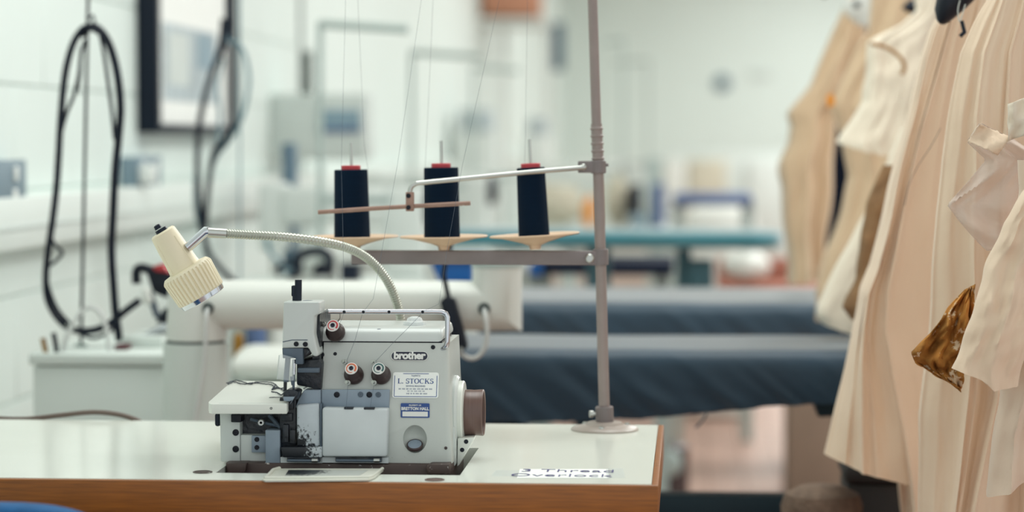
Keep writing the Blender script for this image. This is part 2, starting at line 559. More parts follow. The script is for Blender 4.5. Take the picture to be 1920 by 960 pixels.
# body with leaning front, drawn as side profile and stretched across
zb, zt = MP(700, 868, 0.010).z, MP(700, 641.5, 0.036).z
prof = [(0.008, MP(700, 868, 0.008).z), (0.008, MP(700, 765, 0.008).z), (0.034, MP(700, 642.5, 0.034).z), (0.165, MP(700, 642.5, 0.034).z), (0.165, MP(700, 868, 0.008).z)]
xl = MP(600, 760).x
def xr(z):
    v = 265 + (CAMZ - z) * F / (YF + 0.01)
    return MP(interp([(600, 833), (645, 838), (700, 842), (870, 848)], v), 760, 0.01).x
mb = MB()
L = [mb.bm.verts.new((xl, YF + d, z)) for d, z in prof]
Rr = [mb.bm.verts.new((xr(z), YF + d, z)) for d, z in prof]
fs = [mb.bm.faces.new(L), mb.bm.faces.new(Rr[::-1])]
n = len(prof)
for i in range(n):
    j = (i + 1) % n
    fs.append(mb.bm.faces.new((L[j], L[i], Rr[i], Rr[j])))
bmesh.ops.recalc_face_normals(mb.bm, faces=fs)
mb.bm.edges.ensure_lookup_table()
ed = [e for e in mb.bm.edges if all(v in (Rr[0], Rr[1], Rr[2]) for v in e.verts)]
bmesh.ops.bevel(mb.bm, geom=ed, offset=0.007, segments=4, affect='EDGES', profile=0.5)
body = mb.build('machine_body', 'enamel', oc)
# the arched recess of the oil window is cut out of the body
cm = MB()
rc = MP(778, 823, 0.008)
cm.ball(rc + Vector((0, 0, 0)), 0.0148, 0.013, 0.0172, 28, 18)
cut = cm.build('cutter', 'enamel')
bo = body.modifiers.new('recess', 'BOOLEAN'); bo.operation = 'DIFFERENCE'; bo.object = cut; bo.solver = 'EXACT'
dg = bpy.context.evaluated_depsgraph_get()
bpy.context.view_layer.update()
dg = bpy.context.evaluated_depsgraph_get()
newme = bpy.data.meshes.new_from_object(body.evaluated_get(dg))
body.modifiers.clear()
oldme = body.data; body.data = newme; bpy.data.meshes.remove(oldme); newme.name = 'machine_body'
newme.polygons.foreach_set('use_smooth', [True] * len(newme.polygons)); newme.set_sharp_from_angle(angle=radians(38))
bpy.data.objects.remove(cut)
lw = MP(777, 834, 0.006)
win = MB().lathe([(0.0100, -0.003), (0.0100, 0.0), (0.0088, 0.0012), (0.0084, 0.0004), (0, 0.0002)], lw + Vector((0, 0.004, 0)), (0, -0.56, 0.83), 28).build('oil_window', 'knob_brown', oc)
MB().lathe([(0.0084, 0.0006), (0.005, 0.0016), (0, 0.0019)], lw + Vector((0, 0.004, 0)), (0, -0.56, 0.83), 28).build('window_glass', 'plate_blue', win)

# rounded top cover above the parting line
tz = MP(700, 640, 0.034).z
pr = [(0.034, tz), (0.036, MP(700, 628, 0.036).z), (0.042, MP(700, 618, 0.042).z), (0.054, MP(700, 612.5, 0.054).z), (0.150, MP(700, 611.5, 0.054).z), (0.166, MP(700, 622, 0.054).z), (0.166, tz)]
mb = MB()
xr_, xl_ = MP(832, 625, 0.04).x, MP(599, 625, 0.04).x
mb.prism([(xl_, YF + d, z) for d, z in pr], (xr_ - xl_, 0, 0))
fe = [f for f in mb.bm.faces if f.calc_center_median().x > xr_ - 1e-5][0]
bmesh.ops.bevel(mb.bm, geom=list(fe.edges), offset=0.006, segments=3, affect='EDGES', profile=0.5)
mb.build('top_cover', 'enamel_clean', oc)
mb = MB(); mb.box(xl_ + 0.001, xr_ - 0.002, YF + 0.0362, YF + 0.16, tz - 0.0022, tz + 0.0004); mb.build('groove_dark_strip', 'black_screw', oc)  # dark strip inset in the parting groove, standing in for its shade
for (u, v) in ((711, 618), (812, 621)):
    MB().ball(MP(u, v, 0.046), 0.0045, 0.004, 0.0012, 12, 6).build('cover_dimple', 'plate_blue_dark', oc)

# upper blue-grey plates and looper covers at the front
mb = MB(); poly(mb, [(603, 730.5), (730.5, 730.5), (729.5, 768), (603, 768)], 0.0065, 0.011, 0.0008); mb.build('front_plate', 'plate_blue', oc)
mb = MB(); poly(mb, [(570, 731), (601.5, 731), (601.5, 765), (553, 765), (560, 748)], 0.004, 0.03, 0.0015); mb.build('side_plate', 'plate_blue', oc)
mb = MB(); poly(mb, [(604, 764.5), (727.5, 766.5), (725, 857), (604, 857)], -0.011, 0.008, 0.003, 3); mb.build('looper_cover', 'cover_grey', oc)
mb = MB(); mbox(mb, 645, 763.5, 662, 767.5, -0.012, -0.004, 0.0006); mb.build('cover_notch', 'mech_dark', oc)
mb = MB(); mbox(mb, 682, 764, 702, 767.8, -0.012, -0.004, 0.0006); mb.build('cover_notch', 'mech_dark', oc)
mb = MB(); poly(mb, [(556, 759), (598, 757), (599, 837), (556, 838)], -0.006, 0.01, 0.003, 3); mb.build('looper_cover', 'cover_linty', oc)
mb = MB(); mbox(mb, 599.5, 757, 603.5, 838, -0.0035, 0.008, 0.0004); mb.build('cover_seam', 'plate_blue_dark', oc)
mb = MB(); poly(mb, [(526, 838), (604, 838), (604, 858), (530, 858)], -0.010, 0.01, 0.0018); mb.build('cover_ledge', 'ledge_linty', oc)
mb = MB(); mbox(mb, 604, 857.5, 728, 868, -0.004, 0.01); mbox(mb, 526, 857.5, 604, 868, -0.002, 0.01); mb.build('lower_rail', 'cover_grey', oc)
for (a, b) in ((538, 599), (629, 715)):
    mb = MB(); mbox(mb, a, 857.5, b, 866, -0.0106 if a < 600 else -0.0116, 0.0); mb.build('hinge_slot', 'mech_dark', oc)
    mb = MB(); p, q = MP(a + 1, 863.5, -0.013), MP(b - 1, 864, -0.013); mb.tube([p, q], 0.0016, 10); mb.build('hinge_rod', 'plate_blue_dark', oc)
    mb = MB(); p, q = MP(b - 14, 863.5, -0.0135), MP(b - 3, 863.5, -0.0135); mb.tube([p, q], 0.0026, 10); mb.build('hinge_pin', 'satin_metal', oc)

# lower left housing, needle cavity and brackets
mb = MB(); mbox(mb, 430, 776, 556, 868, 0.03, 0.15); mb.build('cavity', 'mech_dark', oc)
mb = MB(); poly(mb, [(412, 774), (450, 774), (450, 866), (413.5, 866)], 0.012, 0.14, 0.0015); mb.build('left_housing', 'enamel_clean', oc)
mb = MB(); mbox(mb, 451, 815.5, 500, 866, 0.014, 0.06, 0.001); mb.build('lower_panel', 'enamel_clean', oc)
mb = MB(); mbox(mb, 471.5, 817, 500, 848.5, 0.0085, 0.02, 0.0008); mb.build('bracket_plate', 'plate_blue', oc)
mb = MB(); mbox(mb, 497.5, 806.5, 525, 871, -0.002, 0.03, 0.001); mb.build('bracket_column', 'plate_blue', oc)
mb = MB(); mbox(mb, 433, 777, 452, 792, 0.005, 0.04, 0.001); mb.build('feed_block', 'black_screw', oc)
mb = MB(); mbox(mb, 524, 745, 556, 838, 0.004, 0.06, 0.002); mb.build('looper_housing', 'mech_dark', oc)
for (u0, v0, u1, v1) in ((536, 752, 550, 768), (528, 775, 548, 790), (530, 796, 541, 830), (543, 806, 554, 832)):
    mb = MB(); mbox(mb, u0, v0, u1, v1, -0.002, 0.01, 0.001); mb.build('looper_link', 'mech_dark', oc)
mb = MB(); mb.tube([MP(470, 786, 0.02), MP(530, 801, 0.016)], 0.002, 8); mb.build('feed_rod', 'plate_blue_dark', oc)
mb = MB(); mb.tube([MP(505, 779, 0.02), MP(535, 812, 0.008)], 0.0026, 8); mb.build('feed_rod', 'plate_blue_dark', oc)
c = MP(489.5, 792.5, 0.012)
s = MB().lathe([(0.0045, 0), (0.0045, 0.003), (0.0035, 0.004), (0, 0.004)], c + Vector((0, 0.003, 0)), (0, -1, 0), 20).build('feed_screw', 'satin_metal', oc)
MB().lathe([(0.0016, 0.0042), (0, 0.0042)], c + Vector((0, 0.003, 0)), (0, -1, 0), 12).build('screw_socket', 'black_screw', s)
mb = MB(); mbox(mb, 402, 775, 412.5, 800, 0.03, 0.06, 0.003); mb.build('release_button', 'navy_plastic', oc)

def screw(u, v, d, rpx, material='black_screw', normal=(0, -1, 0)):
    r = rpx * SX
    c = MP(u, v, d)
    sc = MB().lathe([(r, -0.002), (r, 0.0006), (r * 0.82, 0.0011), (r * 0.45, 0.0011), (r * 0.42, 0.0003), (0, 0.0003)], c, normal, 18).build('screw', material, oc)
    return sc
UPN = (0, -0.98, 0.21)
for (u, v, d, r, mm) in [(555.5, 645, -0.0122, 4.8, 'black_screw'), (572.5, 645.5, -0.0122, 4.8, 'black_screw'), (442, 811, 0.0115, 6.3, 'black_screw'), (442, 842, 0.0115, 6.3, 'black_screw'),
                        (481.5, 824, 0.008, 4.6, 'black_screw'), (481.5, 839, 0.008, 4.6, 'black_screw'), (508.5, 765.5, -0.0303, 2.6, 'black_screw')]:
    screw(u, v, d, r, mm)
for (u, v, r, mm) in [(603.5, 665, 5, 'black_screw'), (628.5, 663.5, 3.4, 'black_screw'), (812, 651, 4.2, 'black_screw'), (631.5, 740, 5.6, 'black_screw'),
                      (676, 739.5, 5.2, 'plate_blue_dark'), (692.5, 740, 5.6, 'black_screw'), (709.5, 740, 5.2, 'plate_blue_dark'), (836, 840, 3.0, 'knob_brown')]:
    d = interp([(600, 0.034), (642, 0.034), (765, 0.008), (900, 0.008)], v) - (0.0045 if 730 < v < 760 else 0)
    if 730 < v < 760: d = 0.0062
    screw(u, v, d, r, mm, (0, -1, 0) if v > 700 else UPN)

# cloth plate on the left
cz = MP(470, 757, -0.03).z
crn = [onz(397, 757.5, cz), onz(538, 757.5, cz), onz(541, 753, cz), onz(549, 738, cz), onz(560, 716, cz), onz(441, 713.5, cz), onz(433, 716, cz), onz(391, 753, cz), onz(392, 756, cz)]
mb = MB(); mb.prism([c for c in crn], (0, 0, -0.0122), 0.0009, 3); mb.build('cloth_plate', 'plate_light', oc)
mb = MB(); mb.tube([onz(409, 757, cz) + Vector((0, 0.004, 0.0001)), onz(536, 757, cz) + Vector((0, 0.004, 0.0001))], 0.0003, 6); mb.build('plate_groove', 'pale_grey', oc)
# head with presser lifter, needle clamp and guard
mb = MB(); poly(mb, [(531.5, 566), (599, 566), (599.5, 588), (590, 593), (588.5, 628), (597, 666), (593, 669), (586, 667), (578, 652), (548, 652.5), (528.5, 653), (529.5, 640)], -0.012, 0.032, 0.0022, 3); mb.build('needle_head', 'enamel_clean', oc)
mb = MB(); mbox(mb, 540, 586, 598, 640, 0.030, 0.10, 0.003); mb.build('head_neck', 'enamel_clean', oc)
mb = MB(); poly(mb, [(529, 652), (545, 652), (576, 652), (586, 660), (570, 672), (530, 672)], 0.0, 0.08, 0.001); mb.build('head_underside', 'mech_dark', oc)
mb = MB(); mb.tube([MP(530, 641, -0.012), MP(548, 637.5, -0.012), (MP(577, 637.5, -0.012))], 0.0006, 6); mb.build('head_seam', 'plate_blue_dark', oc)
mb = MB(); poly(mb, [(529.5, 653), (568, 653), (568, 683), (554, 683), (554, 671), (531, 671)], -0.010, 0.0, 0.0008); mb.build('head_plate', 'plate_blue_dark', oc)
mb = MB(); poly(mb, [(586, 590), (599.5, 590), (599.5, 735), (586, 735)], 0.01, 0.10); mb.build('head_gap', 'mech_dark', oc)
mb = MB(); poly(mb, [(556, 676), (597, 673), (603, 680), (602, 731), (556, 722)], 0.006, 0.09, 0.002); mb.build('presser_arm', 'mech_dark', oc)
mb = MB(); mbox(mb, 558, 690, 598, 699, -0.002, 0.02, 0.001); mb.build('arm_rib', 'plate_blue_dark', oc)
mb = MB(); mb.tube([MP(559, 570, 0.012), MP(559.5, 524.5, 0.012)], 0.0044, 16); mb.build('presser_lifter', 'navy_plastic', oc)
mb = MB(); mbox(mb, 546, 535.5, 554, 556, 0.010, 0.018, 0.0014); mbox(mb, 548, 554, 556, 567, 0.010, 0.018, 0.001); mb.build('lifter_catch', 'navy_plastic', oc)
mb = MB(); mb.lathe([(0.0062, 0), (0.0062, 0.0015), (0, 0.0018)], MP(577, 565.5, 0.014), (0, 0, 1), 20); mb.build('head_oil_cap', 'plate_blue_dark', oc)
mb = MB(); mb.tube([MP(540, 671, -0.002), MP(536, 716, -0.004)], 0.0034, 12); mb.build('needle_bar', 'plate_blue_dark', oc)
mb = MB(); mb.tube([MP(535, 714, -0.004), MP(534.5, 733, -0.004)], 0.0022, 10); mb.tube([MP(534.5, 730, -0.004), MP(534, 752, -0.004)], 0.0006, 6); mb.build('needle', 'mech_dark', oc)
mb = MB(); mb.tube([MP(551.5, 674, 0.0), MP(551, 702, 0.0)], 0.0022, 12); mb.build('presser_bar', 'chrome', oc)
mb = MB(); mb.tube([MP(551, 700, 0.002), MP(550, 735, 0.002)], 0.0016, 10); mb.tube([MP(546.5, 706, 0.0), MP(549, 722, 0.0)], 0.0018, 8); mb.build('looper_upper', 'plate_blue_dark', oc)
mb = MB(); poly(mb, [(530, 737), (537, 731), (553, 731), (560, 735), (556, 750), (531, 750.5)], -0.02, 0.012, 0.0015); mb.build('presser_foot', 'mech_dark', oc)
mb = MB(); poly(mb, [(531, 744), (552, 744), (556, 738), (549, 750), (543, 752.5), (532, 752)], -0.022, -0.018, 0.0005); mb.build('needle_plate', 'plate_blue', oc)
mb = MB(); mb.tube([MP(569, 729, 0.01), MP(584, 719, 0.01)], 0.001, 8); mb.build('chip_guard_wire', 'satin_metal', oc)
mb = MB(); poly(mb, [(523, 666), (527, 664), (552, 671), (551, 713), (546, 714), (519.5, 711), (521, 690)], -0.016, -0.0148); mb.build('eye_guard', 'clear_plastic', oc)
mb = MB(); mb.tube([MP(523.5, 666, -0.0155), MP(521, 690, -0.0155), MP(519.7, 711, -0.0155)], 0.0005, 6); mb.build('guard_rim', 'pale_grey', oc)

# tension knobs
def tension(u, v, bu, bv, ringmat, d):
    ax = Vector((-0.05, -0.86, 0.5)).normalized()
    base = MP(bu, bv, d) - ax * 0.002
    k = MB().lathe([(0.0115, 0), (0.0122, 0.002), (0.0122, 0.006), (0.0113, 0.0075), (0.0113, 0.0085), (0.0106, 0.0095), (0.0098, 0.012), (0.0088, 0.021), (0.0084, 0.0225), (0, 0.0225)], base, ax, 32,
                   lambda r, h, i, s: r * (0.985 if (i % 2 and 0.009 < h < 0.022) else 1)).build('tension_knob', 'knob_brown', oc)
    f = base + ax * 0.0225
    MB().lathe([(0.0081, 0), (0.0079, 0.0006), (0, 0.0006)], f, ax, 28).build('dial_face', 'white_print', k)
    q = ax.to_track_quat('Z', 'Y')
    mb = MB()
    mb.tube([f + ax * 0.0008 + q @ Vector((0.0058 * cos(a), 0.0058 * sin(a), 0)) for a in [radians(-40 + 330 * i / 28) for i in range(29)]], [0.0012 - 0.0008 * i / 28 for i in range(29)], 6)
    mb.build('dial_scale', ringmat, k)
    MB().lathe([(0.0028, 0.0004), (0.0028, 0.0016), (0.0021, 0.0016), (0.0019, 0.0008), (0, 0.0008)], f, ax, 18).build('dial_hub', 'badge_navy', k)
    return k
tension(625.5, 606.5, 629.5, 624, 'red_print', 0.030)
tension(659, 688, 664, 704, 'orange_print', 0.019)
tension(711, 689, 715, 704, 'green_print', 0.019)
for (u, v, d) in ((606.5, 608, 0.025), (653, 718, 0.008), (702, 718, 0.008), (646.5, 679, 0.018), (701, 679.5, 0.018)):
    mb = MB(); c = MP(u, v, d)
    mb.lathe([(0.0032, -0.001), (0.0032, 0.0008), (0.0014, 0.0012), (0.0014, 0.0055), (0.0022, 0.006), (0, 0.0062)], c, (-0.3, -0.9, 0.3), 12)
    mb.build('thread_guide', 'satin_metal', oc)

# chrome thread-guide rail over the top
pts = [MP(614, 584, 0.02), MP(640, 584.2, 0.03), MP(818, 584.5, 0.03), MP(829, 585, 0.03), MP(836, 588, 0.03), MP(839, 595, 0.03), MP(839, 604, 0.03), MP(839, 640, 0.03), MP(837, 649, 0.03), MP(829, 655, 0.034), MP(824, 656, 0.045)]
mb = MB(); mb.tube(pts, 0.0032, 14); mb.build('guide_rail', 'chrome', oc)
mb = MB(); mb.tube([MP(638, 584, 0.029), MP(638, 597, 0.029), MP(632, 604, 0.03)], 0.0009, 8); mb.build('rail_hook', 'satin_metal', oc)
for u in (646, 682, 730, 793):
    MB().lathe([(0.0019, 0), (0.0019, 0.0006), (0, 0.0006)], MP(u, 584.5, 0.03) + Vector((0, -0.0029, 0)), (0, -1, 0), 12).build('guide_hole', 'black_screw', oc)
# faceted clear oil cap
c = MP(777.5, 614, 0.085)
cap = MB().lathe([(0.0145, 0), (0.0148, 0.004), (0.0145, 0.0095), (0.0105, 0.0105), (0.0088, 0.0142), (0.004, 0.0160), (0, 0.0162)], c + Vector((0, 0, -0.002)), (0, 0, 1), 20,
           lambda r, h, i, s: r * (0.93 if i % 2 else 1.0)).build('oil_cap', 'clear_faceted', oc, angle=10)

# badge and labels
def on_front(u, v, lift=0.0006):
    """centre point and in-plane axes of the leaning front at pixel row v"""
    d = interp([(600, 0.034), (642.5, 0.034), (765, 0.008), (900, 0.008)], v)
    up = (Vector((0, 0.034 - 0.008, MP(700, 642.5, 0.034).z - MP(700, 765, 0.008).z)).normalized() if v < 765 else Vector((0, 0, 1)))
    nrm = Vector((1, 0, 0)).cross(up)
    if nrm.y > 0: nrm = -nrm
    return MP(u, v, d) + nrm * lift, up, nrm
def rrect(w, h, r, n=6):
    out = []
    for cx, cy, a0 in ((w / 2 - r, h / 2 - r, 0), (-w / 2 + r, h / 2 - r, 90), (-w / 2 + r, -h / 2 + r, 180), (w / 2 - r, -h / 2 + r, 270)):
        for i in range(n + 1):
            a = radians(a0 + 90 * i / n)
            out.append((cx + r * cos(a), cy + r * sin(a)))
    return out
def slab(mb, c, up, nrm, w, h, r, t, dx=0, dy=0):
    return mb.prism([c + Vector((1, 0, 0)) * (x + dx) + up * (y + dy) for x, y in rrect(w, h, r)], nrm * t)
def letters(name, txt, c, up, nrm, lift, size, material, parent, bold=0.0, dx=0, dy=0, sx=1.0, space=1.0):
    mb = MB()
    me = text_mesh(txt, size, bold, space)
    mb.add_mesh(me, frame_mtx(c + Vector((1, 0, 0)) * dx + up * dy + nrm * lift, (1, 0, 0), up) @ Matrix.Diagonal((sx, 1, 1, 1)))
    bpy.data.meshes.remove(me)
    return mb.build(name, material, parent)
c, up, nr = on_front(768, 668)
mb = MB(); slab(mb, c, up, nr, 71.5 * SX, 18.5 * SX, 9.2 * SX, 0.0007); bd = mb.build('name_badge', 'white_print', oc)
mb = MB(); slab(mb, c, up, nr, 69.0 * SX, 16.4 * SX, 8.15 * SX, 0.0010); mb.build('badge_field', 'badge_navy', bd)
letters('lettering', 'brother', c, up, nr, 0.0012, 0.0128, 'white_print', bd, 0.00058, dy=0.0002, sx=1.03, space=0.94)

c, up, nr = on_front(779.5, 722.5)
W, H = 88 * SX, 50 * SX
mb = MB(); slab(mb, c, up, nr, W, H, 0.003, 0.0005); lp = mb.build('dealer_plate', 'paper', oc)
mb = MB()
for (w, h, dx, dy) in ((W * 0.92, 0.0007, 0, -H * 0.445), (0.0007, H * 0.80, -W * 0.46, -0.001), (0.0007, H * 0.80, W * 0.46, -0.001), (W * 0.56, 0.0007, 0, H * 0.445)):
    slab(mb, c, up, nr, w, h, 0.0002, 0.0008, dx, dy)
mb.build('blue_border', 'blue_print', lp)
# serif capitals L. STOCKS: letters with small serifs added
def ribbon(mb, o, ux, uy, nrm, pts, t):
    """flat stroke of varying half-width: pts = (x, y, half)"""
    P = [Vector((p[0], p[1])) for p in pts]
    Lp, Rp = [], []
    for i, p in enumerate(P):
        d = (P[min(i + 1, len(P) - 1)] - P[max(i - 1, 0)]).normalized()
        n_ = Vector((-d.y, d.x)) * pts[i][2]
        Lp.append(p + n_); Rp.append(p - n_)
    w = lambda q: mb.bm.verts.new(o + ux * q.x + uy * q.y + nrm * t)
    Lv = [w(q) for q in Lp]; Rv = [w(q) for q in Rp]
    for i in range(len(P) - 1):
        mb.bm.faces.new((Lv[i], Rv[i], Rv[i + 1], Lv[i + 1]))
THICK, THIN = 0.085, 0.035
def arc(cx, cy, rx, ry, a0, a1, n_=18, w0=THICK, w1=THIN):
    out = []
    for i in range(n_ + 1):
        a = radians(a0 + (a1 - a0) * i / n_)
        out.append((cx + rx * cos(a), cy + ry * sin(a), w1 + (w0 - w1) * abs(cos(a))))
    return out
GLYPH = {
    'L': (0.72, [[(0.18, 0, THICK), (0.18, 1, THICK)], [(0.02, 0.03, THIN), (0.70, 0.03, THIN)], [(0.68, 0, THIN), (0.70, 0.28, 0.02)], [(0.02, 0.97, THIN), (0.36, 0.97, THIN)]]),
    '.': (0.36, [[(0.06, 0.08, 0.09), (0.22, 0.08, 0.09)]]),
    'S': (0.66, [arc(0.32, 0.75, 0.22, 0.23, 35, 265, 16, THIN * 1.6, THIN) + arc(0.32, 0.27, 0.24, 0.25, 80, -150, 16, THICK, THIN), [(0.52, 0.72, 0.02), (0.54, 1.0, THIN)], [(0.06, 0.0, THIN), (0.08, 0.30, 0.02)]]),
    'T': (0.80, [[(0.39, 0, THICK), (0.39, 1, THICK)], [(0.04, 0.97, THIN), (0.74, 0.97, THIN)], [(0.05, 1, THIN), (0.03, 0.72, 0.02)], [(0.73, 1, THIN), (0.75, 0.72, 0.02)], [(0.22, 0.03, THIN), (0.56, 0.03, THIN)]]),
    'O': (0.92, [arc(0.43, 0.5, 0.36, 0.48, 0, 360, 30)]),
    'C': (0.84, [arc(0.42, 0.5, 0.36, 0.48, 50, 310, 26), [(0.68, 0.66, 0.02), (0.70, 1.0, THIN)]]),
    'K': (0.92, [[(0.18, 0, THICK), (0.18, 1, THICK)], [(0.22, 0.40, THIN), (0.74, 0.97, THIN)], [(0.40, 0.60, THICK), (0.76, 0.03, THICK)], [(0.02, 0.03, THIN), (0.36, 0.03, THIN)], [(0.02, 0.97, THIN), (0.36, 0.97, THIN)], [(0.60, 0.97, THIN), (0.90, 0.97, THIN)], [(0.58, 0.03, THIN), (0.92, 0.03, THIN)]]),
    ' ': (0.30, [])}
mb = MB()
word = 'L. STOCKS'
hgt = 0.0062; tot = sum(GLYPH[ch][0] for ch in word) * hgt * 1.17
x = -tot / 2
for ch in word:
    for st_ in GLYPH[ch][1]:
        ribbon(mb, c + Vector((1, 0, 0)) * x + up * (H * 0.155 - hgt / 2), Vector((1, 0, 0)) * hgt * 1.12, up * hgt, nr, st_, 0.0008)
    x += GLYPH[ch][0] * hgt * 1.17
mb.build('dealer_lettering', 'blue_print', lp)
letters('small_print', 'Supplied by', c, up, nr, 0.0007, 0.0024, 'grey_print', lp, 0.00003, dy=H * 0.37)
letters('small_print', 'SEWING MACHINES', c, up, nr, 0.0007, 0.0027, 'grey_print', lp, 0.00003, dy=-H * 0.04)
rnd = random.Random(3)
for row, (wd, yy, hh) in enumerate(((0.72, -0.15, 0.0019), (0.34, -0.235, 0.0014), (0.38, -0.33, 0.0019))):   # rows of print too small to read: one mark per word
    x = -W * wd / 2
    mb = MB()
    while x < W * wd / 2:
        w = rnd.uniform(0.0014, 0.0042)
        nn = int(w / 0.0010) + 1
        for q in range(nn):
            slab(mb, c, up, nr, 0.00062, hh * rnd.uniform(0.75, 1.0), 0.0001, 0.0007, x + q * 0.0010, H * yy)
        x += nn * 0.0010 + 0.0012
    o = mb.build('small_print', 'grey_print', lp); o['kind'] = 'stuff'

c, up, nr = on_front(778.5, 769.5)
W, H = 55 * SX, 27.5 * SX
mb = MB(); slab(mb, c, up, nr, W, H, 0.0012, 0.0005); ow = mb.build('owner_label', 'blue_print', oc)
mb = MB(); slab(mb, c, up, nr, W * 0.88, H * 0.34, 0.0003, 0.0008, 0, -H * 0.245); mb.build('blank_field', 'white_print', ow)
letters('lettering', 'BRETTON HALL', c, up, nr, 0.0008, 0.0052, 'white_print', ow, 0.00020, dy=H * 0.12, sx=0.92)
letters('lettering', 'PROPERTY OF', c, up, nr, 0.0008, 0.0024, 'white_print', ow, 0.00006, dy=H * 0.36)

# handwheel and its housing on the right
wy, wz = YF + 0.085, at(887, 773.5, YF + 0.085).z
def wx(u): return at(u, 773, YF + 0.085).x
mb = MB(); mb.lathe([(0.046, 0), (0.047, 0.002), (0.047, wx(862) - wx(845) - 0.003), (0.044, wx(862) - wx(845))], (wx(845), wy, wz), (1, 0, 0), 40); mb.build('wheel_housing', 'enamel_clean', oc)
mb = MB(); mb.lathe([(0.040, 0), (0.0402, 0.006), (0.039, 0.0075), (0.030, 0.0085)], (wx(860), wy, wz), (1, 0, 0), 40); mb.build('belt_cover', 'plate_light', oc)
z868 = at(860, 868, YF + 0.05).z
mb = MB(); mb.box(wx(845), wx(861), YF + 0.035, YF + 0.135, at(860, 874, YF + 0.04).z, wz - 0.012, 0.003); mb.build('housing_leg', 'enamel_clean', oc)
mb = MB(); mb.prism([at(858, 822, YF + 0.05), at(889, 820, YF + 0.05), at(886, 828, YF + 0.05), at(861, 872, YF + 0.05), at(857, 875, YF + 0.05)], (0, 0.04, 0), 0.001); g = mb.build('base_gusset', 'plate_light', oc)
for (u, v) in ((874, 828), (866.5, 843.5)):
    MB().lathe([(0.0028, -0.001), (0.0028, 0.0006), (0, 0.0006)], at(u, v, YF + 0.05), (0, -1, 0), 14).build('bolt_hole', 'black_screw', g)
l = wx(906) - wx(868)
mb = MB(); mb.lathe([(0.0285, 0), (0.0292, 0.001), (0.0288, l * 0.5), (0.0286, l * 0.52), (0.0292, l * 0.9), (0.0294, l), (0.0285, l + 0.001), (0.0262, l), (0.0255, l * 0.55), (0.008, l * 0.5), (0, l * 0.5)], (wx(868), wy, wz), (1, 0, 0), 48); mb.build('handwheel', 'wheel_brown', oc)

# dark cast base sitting in the table cut-out
mb = MB(); mb.box(MP(424, 870).x, MP(846, 870).x, YF - 0.004, YF + 0.165, TZ - 0.034, MP(640, 868.5, 0).z, 0.002)
mb.build('cast_base', 'iron_brown', oc)
mb = MB(); poly(mb, [(424, 869), (462, 869), (460, 884), (452, 889), (428, 889)], -0.014, 0.02, 0.001); mb.build('base_foot', 'iron_brown', oc)
mb = MB(); poly(mb, [(798, 876), (806, 871), (842, 871), (844, 889), (802, 889)], -0.016, 0.02, 0.001); mb.build('base_foot', 'iron_brown', oc)

# waste chute lying at the front edge of the cut-out
cz2 = TZ + 0.0005
outl = [onz(491, 902, cz2), onz(497, 904.2, cz2), onz(690, 902.5, cz2), onz(703, 898, cz2), onz(719, 884, cz2), onz(716, 882, cz2), onz(520, 882, cz2), onz(507, 887, cz2)]
mb = MB(); mb.prism(outl, (0, 0, 0.0025), 0.0008); ch = mb.build('waste_chute', 'tray_cream', oc)
inn = [onz(533, 898.5, cz2), onz(672, 897, cz2), onz(690, 886, cz2), onz(541, 885.5, cz2)]
mb = MB(); mb.prism([p + Vector((0, 0, 0.0026)) for p in inn], (0, 0, 0.0003)); mb.build('chute_floor', 'tray_floor', ch)
rim = [onz(497, 901.5, cz2), onz(690, 900, cz2), onz(698, 897.5, cz2), onz(717, 883.5, cz2)]
mb = MB(); mb.tube([p + Vector((0, 0, 0.003)) for p in rim], 0.0022, 10); mb.build('chute_rim', 'tray_cream', ch)
rim = [onz(497, 901.5, cz2), onz(503, 896, cz2), onz(512, 886, cz2), onz(524, 882.5, cz2)]
mb = MB(); mb.tube([p + Vector((0, 0, 0.003)) for p in rim], 0.0022, 10); mb.build('chute_rim', 'tray_cream', ch)

# thread tails on the cloth plate
def plate_thread(pts, r=0.0007, seed=1):
    rr = random.Random(seed)
    P = smooth([onz(u, v, cz) for u, v in pts], 60)
    P = [p + Vector((0, rr.uniform(-1, 1) * 0.0008, 0.0008 + abs(rr.uniform(0, 1)) * 0.0007)) for p in P]
    mb = MB(); mb.tube(P, r, 6); mb.build('thread_tail', 'thread_dark', oc)
plate_thread([(425, 720), (441, 715), (458, 718), (470, 722), (480, 718), (500, 718), (512, 720), (520, 727), (510, 732), (516, 724)])
plate_thread([(427, 722), (440, 717.5), (455, 722), (474, 719.5), (492, 721), (509, 723), (516, 729)], seed=2)
plate_thread([(509, 736), (520, 738), (527, 742), (533, 736), (522, 728), (512, 730), (536, 729)], seed=3)
plate_thread([(505, 747), (520, 746.5), (540, 747)], 0.0004, seed=4)

# threads running on the machine
def run_thread(pts, parent, r=0.0002, name='thread'):
    mb = MB(); mb.tube(pts, r, 5); return mb.build(name, 'thread_fine', parent)
run_thread([MP(646, 584, 0.027), MP(640, 600, 0.02), MP(634, 612, 0.012)], oc)
run_thread([MP(679, 590, 0.027), MP(665, 640, 0.02), MP(649, 679, 0.010)], oc)
run_thread([MP(789, 590, 0.03), MP(763, 617, 0.03), MP(735, 645, 0.022), MP(703, 679, 0.010)], oc)
run_thread([MP(653, 716, 0.001), MP(649, 766, -0.014)], oc)
run_thread([MP(702, 716, 0.001), MP(694, 765, -0.014)], oc)

